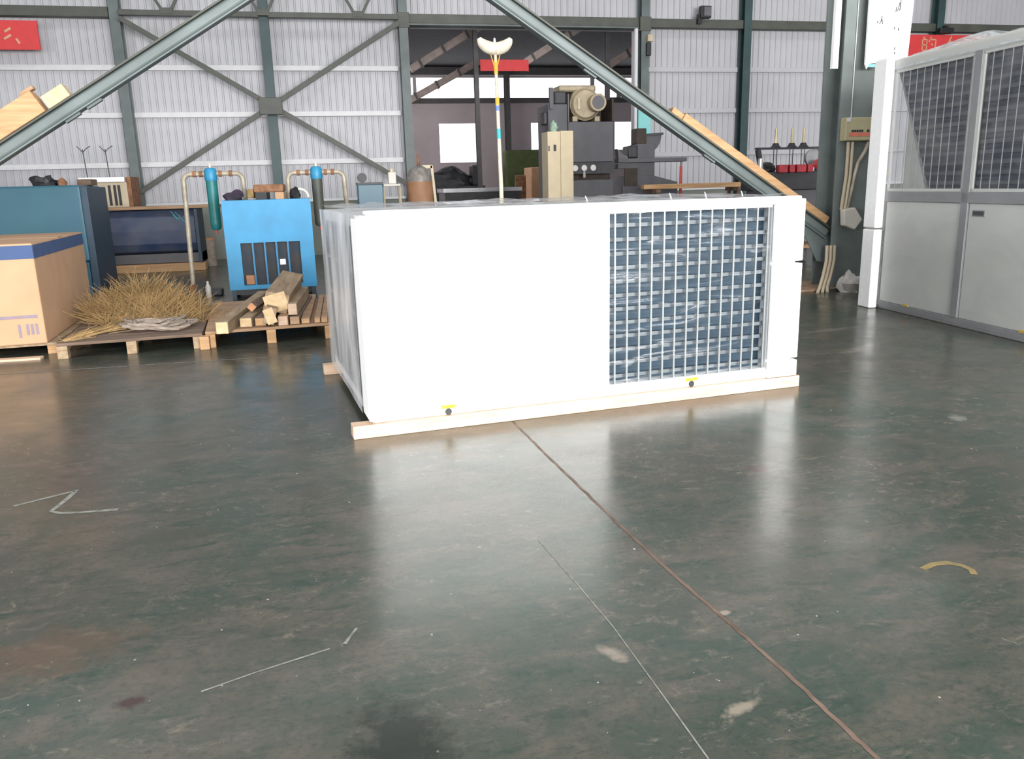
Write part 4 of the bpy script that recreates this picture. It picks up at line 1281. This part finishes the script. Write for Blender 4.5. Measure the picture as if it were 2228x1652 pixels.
# second grey machine right of the doorway
t = thing('milling_machine', 'dark grey machine with half-disc guard by right doorway column', 'machine', (7.0, 17.5, 0))
MB().box(-0.10, 0.31, 0.02, 0.5, 1.60, 2.30).build('column', M['greym'], t, bevel=0.01)
MB().box(-0.11, 0.12, 0.05, 0.4, 2.30, 2.63).build('head', M['motor_dark'], t, bevel=0.015)
MB().prism([(0.12, 0.1, 2.48), (0.50, 0.1, 2.50), (0.47, 0.1, 2.34), (0.40, 0.1, 2.22), (0.30, 0.1, 2.14), (0.12, 0.1, 2.10)], (0, 0.25, 0)).build('half_disc_guard', M['greym'], t)
MB().beam((0.10, 0.08, 2.49), (0.52, 0.08, 2.51), 0.05, 0.05).build('guard_rim', M['darkm'], t)
MB().box(-0.60, 1.02, -0.12, 0.15, 1.90, 1.99).build('table_beam', M['greym'], t, bevel=0.01)
MB().box(-0.58, -0.11, -0.05, 0.4, 1.78, 1.88).build('bracket', M['greym'], t)
MB().box(-0.32, -0.105, 0.0, 0.4, 2.0, 2.26).build('motor', M['darkm'], t, bevel=0.03)
MB().prism([(-0.55, 0.0, 1.99), (-0.58, 0.0, 2.20), (-0.45, 0.0, 2.08), (-0.33, 0.0, 2.03), (-0.33, 0.0, 1.99)], (0, 0.2, 0)).build('chute', M['greym2'], t)
MB().prism([(-0.45, 0.0, 0.0), (0.9, 0.0, 0.0), (0.85, 0.0, 1.46), (0.32, 0.0, 1.60), (-0.35, 0.0, 1.62), (-0.45, 0.0, 1.40)], (0, 0.6, 0)).build('base', M['greym'], t)
MB().box(-0.42, -0.12, -0.04, -0.001, 1.40, 1.78).build('gearbox', M['motor_dark'], t)
t = thing('support_stand', 'red support stand under end of the dark machine beam', 'stand', (7.92, 17.46, 0))
MB().cyl((0, 0, 0.03), (-0.01, 0, 1.80), 0.035, 0.028, n=12).build('post', M['redp'], t)
MB().cyl((-0.01, 0, 1.80), (-0.01, 0, 1.895), 0.015, n=8).build('screw', M['greym'], t)
MB().lathe((0, 0, 0), [(0.16, 0), (0.16, 0.03), (0.05, 0.10)], 14).build('foot', M['redp'], t)
tag(MB().box(6.75, 9.15, 16.75, 16.95, 1.32, 1.42).build('lumber', M['wood'], bevel=0.01), 'orange lumber beam on trestles behind the air conditioner top', 'timber')
for x, lab in ((7.0, 'left trestle under the orange lumber beam'), (8.9, 'right trestle under the orange lumber beam')):
    t = thing('trestle', lab, 'trestle', (x, 16.85, 0), group='lumber trestles')
    MB().box(-0.05, 0.05, -0.3, 0.3, 1.24, 1.318).build('top_bar', M['wood_dark'], t)
    for y in (-0.25, 0.25):
        MB().beam((0, y*1.3, 0), (0, y*0.8, 1.24), 0.06, 0.06).build('leg', M['wood_dark'], t)

# ---------------------------------------------------------------- bench machine with red blocks
F = 13/14.0


def sc(x, z):
    return x*F, 1.5+(z-1.5)*F


t = thing('bench_machine', 'black bench machine with red blocks and brass rods', 'machine', (8.0, 13.0, 0.98))
xl, _ = sc(7.88, 0)
xr, _ = sc(9.35, 0)
zt = sc(0, 2.02)[1]
zb_ = sc(0, 1.60)[1]
MB().box(xl, xr, 13.0, 13.6, 1.28, zb_).build('bed', M['darkm'], t, world=True, bevel=0.01)
MB().box(xl+0.05, xr-0.02, 13.05, 13.5, 0.98, 1.278).build('base', M['greym'], t, world=True, bevel=0.01)
MB().beam((xl, 13.1, zt), (xr, 13.1, zt), 0.10, 0.035).build('top_bar', M['darkm'], t, world=True)
MB().beam((xl+0.03, 13.1, zt-0.02), (xl+0.12, 13.1, zb_), 0.08, 0.07).build('upright', M['darkm'], t, world=True)
MB().beam((xr-0.06, 13.3, zt-0.02), (xr-0.06, 13.3, zb_), 0.05, 0.05).build('upright', M['darkm'], t, world=True)
for x in (8.27, 8.60, 8.84):
    X_, _ = sc(x, 0)
    rd = MB().cyl((X_, 13.1, zt+0.02), (X_, 13.1, sc(0, 2.37)[1]), 0.024, n=12).build('brass_rod', M['brass'], t, world=True)
    MB().lathe((X_, 13.1, zt+0.017), [(0.09, 0), (0.06, 0.03), (0.045, 0.07)], 12).build('socket', M['darkm'], t, world=True)
    for dx in (-0.03, 0.03):
        MB().cyl((X_+dx, 13.1, zb_), (X_+dx, 13.1, zt-0.02), 0.008, n=6).build('guide_rod', M['darkm'], t, world=True)
for x0_, x1_ in ((8.24, 8.42), (8.46, 8.57), (8.61, 8.80), (8.83, 8.94)):
    a, b_ = x0_*F, x1_*F
    MB().box(a, b_, 12.9, 12.998, sc(0, 1.58)[1], sc(0, 1.72)[1]).build('red_block', M['red2'], t, world=True, bevel=0.012)
dk = MB().cyl((9.10*F, 13.0, sc(0, 1.72)[1]), (9.10*F+0.06, 13.06, sc(0, 1.72)[1]), 0.085, n=20).build('red_wheel', M['red2'], t, world=True)
MB().cyl((9.14*F, 13.2, sc(0, 1.84)[1]), (9.14*F, 13.26, sc(0, 1.84)[1]), 0.15, n=24).build('pale_wheel', M['sheet'], t, world=True)
MB().box(7.93*F-0.05, 7.93*F+0.01, 12.95, 13.04, sc(0, 1.65)[1], sc(0, 1.85)[1]).build('chrome_lever', M['steelshine'], t, world=True, bevel=0.02)
MB().blob((8.2*F, 13.3, zb_+0.05), (0.18, 0.12, 0.10), 15, 0.35, floor=zb_).build('fittings', M['darkm'], t, world=True)
t = thing('workbench', 'grey bench with brown shelf under the black machine', 'bench', (8.0, 13.0, 0))
MB().box(xl-0.02, xr+0.02, 12.95, 13.7, 0.93, 0.978).build('top', M['greym2'], t, world=True, bevel=0.006)
MB().box(xl, xr, 13.3, 13.36, 0.36, 0.93).build('back_panel', M['dado'], t, world=True)
MB().box(xl-0.02, xr-0.08, 12.95, 13.6, 0.27, 0.33).build('shelf', M['wood_board'], t, world=True)
for x in (xl, xr-0.07):
    for y in (12.97, 13.6):
        MB().box(x, x+0.06, y, y+0.06, 0, 0.93).build('leg', M['steel_olive'], t, world=True)
MB().box(xl+0.1, xr-0.1, 13.4, 13.45, 0.02, 0.27).build('lower_panel', M['greym2'], t, world=True)
tag(MB().tube([(xr+0.03, 12.95, 1.65), (xr+0.05, 12.93, 1.4), (xr+0.02, 12.92, 1.1), (xr+0.05, 12.9, 0.6)], 0.014, 8).build('hose', M['rust'], smooth=True), 'rust-coloured hose hanging at right of the black bench machine', 'hose')

# ---------------------------------------------------------------- floor marks
q = MB()
rnd = random.Random(5)
pts = [(1.10, 5.10), (1.177*0.94+0.0, 4.85), (1.135, 4.2), (1.18, 3.4), (1.225, 2.7), (1.27, 2.28), (1.30, 1.9), (1.315, 1.6), (1.36, 1.0)]
pl = []
for (a, c), (d, e) in zip(pts[:-1], pts[1:]):
    for k in range(12):
        f = k/12
        pl.append((a+(d-a)*f+rnd.gauss(0, 0.0012), c+(e-c)*f))
vs = []
for x, y in pl:
    w = 0.0065+rnd.uniform(0, 0.002)
    vs += [(x-w, y, 0.0012), (x+w, y, 0.0012)]
q.add(vs, [(2*k, 2*k+1, 2*k+3, 2*k+2) for k in range(len(pl)-1)])
struct(q.build('trim_%d' % (n+1), M['joint']))


def floor_mark(pts, w):
    vs = []
    for i, p in enumerate(pts):
        a = Vector(pts[max(i-1, 0)])
        c = Vector(pts[min(i+1, len(pts)-1)])
        d = (c-a).normalized()
        nn = Vector((-d.y, d.x))
        ww = w*(0.7+0.6*abs(noise.noise(Vector((p[0]*9, p[1]*9, 0)))))
        vs += [(p[0]+nn.x*ww, p[1]+nn.y*ww, 0.001), (p[0]-nn.x*ww, p[1]-nn.y*ww, 0.001)]
    return MB().add(vs, [(2*k, 2*k+1, 2*k+3, 2*k+2) for k in range(len(pts)-1)])


q = floor_mark([(-1.62, 4.27), (-1.5, 4.34), (-1.36, 4.42)], 0.014)
o = len(q.v)
q2 = floor_mark([(-1.37, 4.41), (-1.385, 4.28), (-1.41, 4.14), (-1.36, 4.10), (-1.25, 4.08), (-1.09, 4.07)], 0.016)
q.add(q2.v, q2.f)
tag(q.build('chalk_mark', M['chalk']), 'pale chalk zigzag drawn on floor at left', 'chalk mark')
tag(floor_mark([(0.80, 3.15), (0.84, 2.75), (0.87, 2.4), (0.88, 2.05), (0.89, 1.6)], 0.003).build('scratch', M['chalk']), 'thin pale scratch on floor left of the brown joint', 'scratch')
tag(floor_mark([(-0.48, 2.38), (-0.33, 2.44), (-0.18, 2.49), (-0.09, 2.52)], 0.005).build('scratch', M['chalk']), 'pale diagonal scrape on floor at lower left', 'scratch')
tag(floor_mark([(-0.04, 2.535), (-0.02, 2.58), (0.005, 2.63)], 0.007).build('wood_splinter', M['chalk']), 'short pale splinter mark beside the floor scrape', 'scratch')
tag(floor_mark([(2.17, 2.475), (2.24, 2.50), (2.30, 2.495), (2.335, 2.46), (2.345, 2.42), (2.325, 2.385)], 0.017).build('paint_patch', M['ypaint']), 'worn yellow paint patch on floor at right', 'paint mark')
tag(floor_mark([(-3.4, 7.76), (-2.86, 7.76), (-1.5, 7.73), (-0.11, 7.69)], 0.012).build('painted_line', M['chalk']), 'thin pale painted line on floor before the pallets', 'floor line')
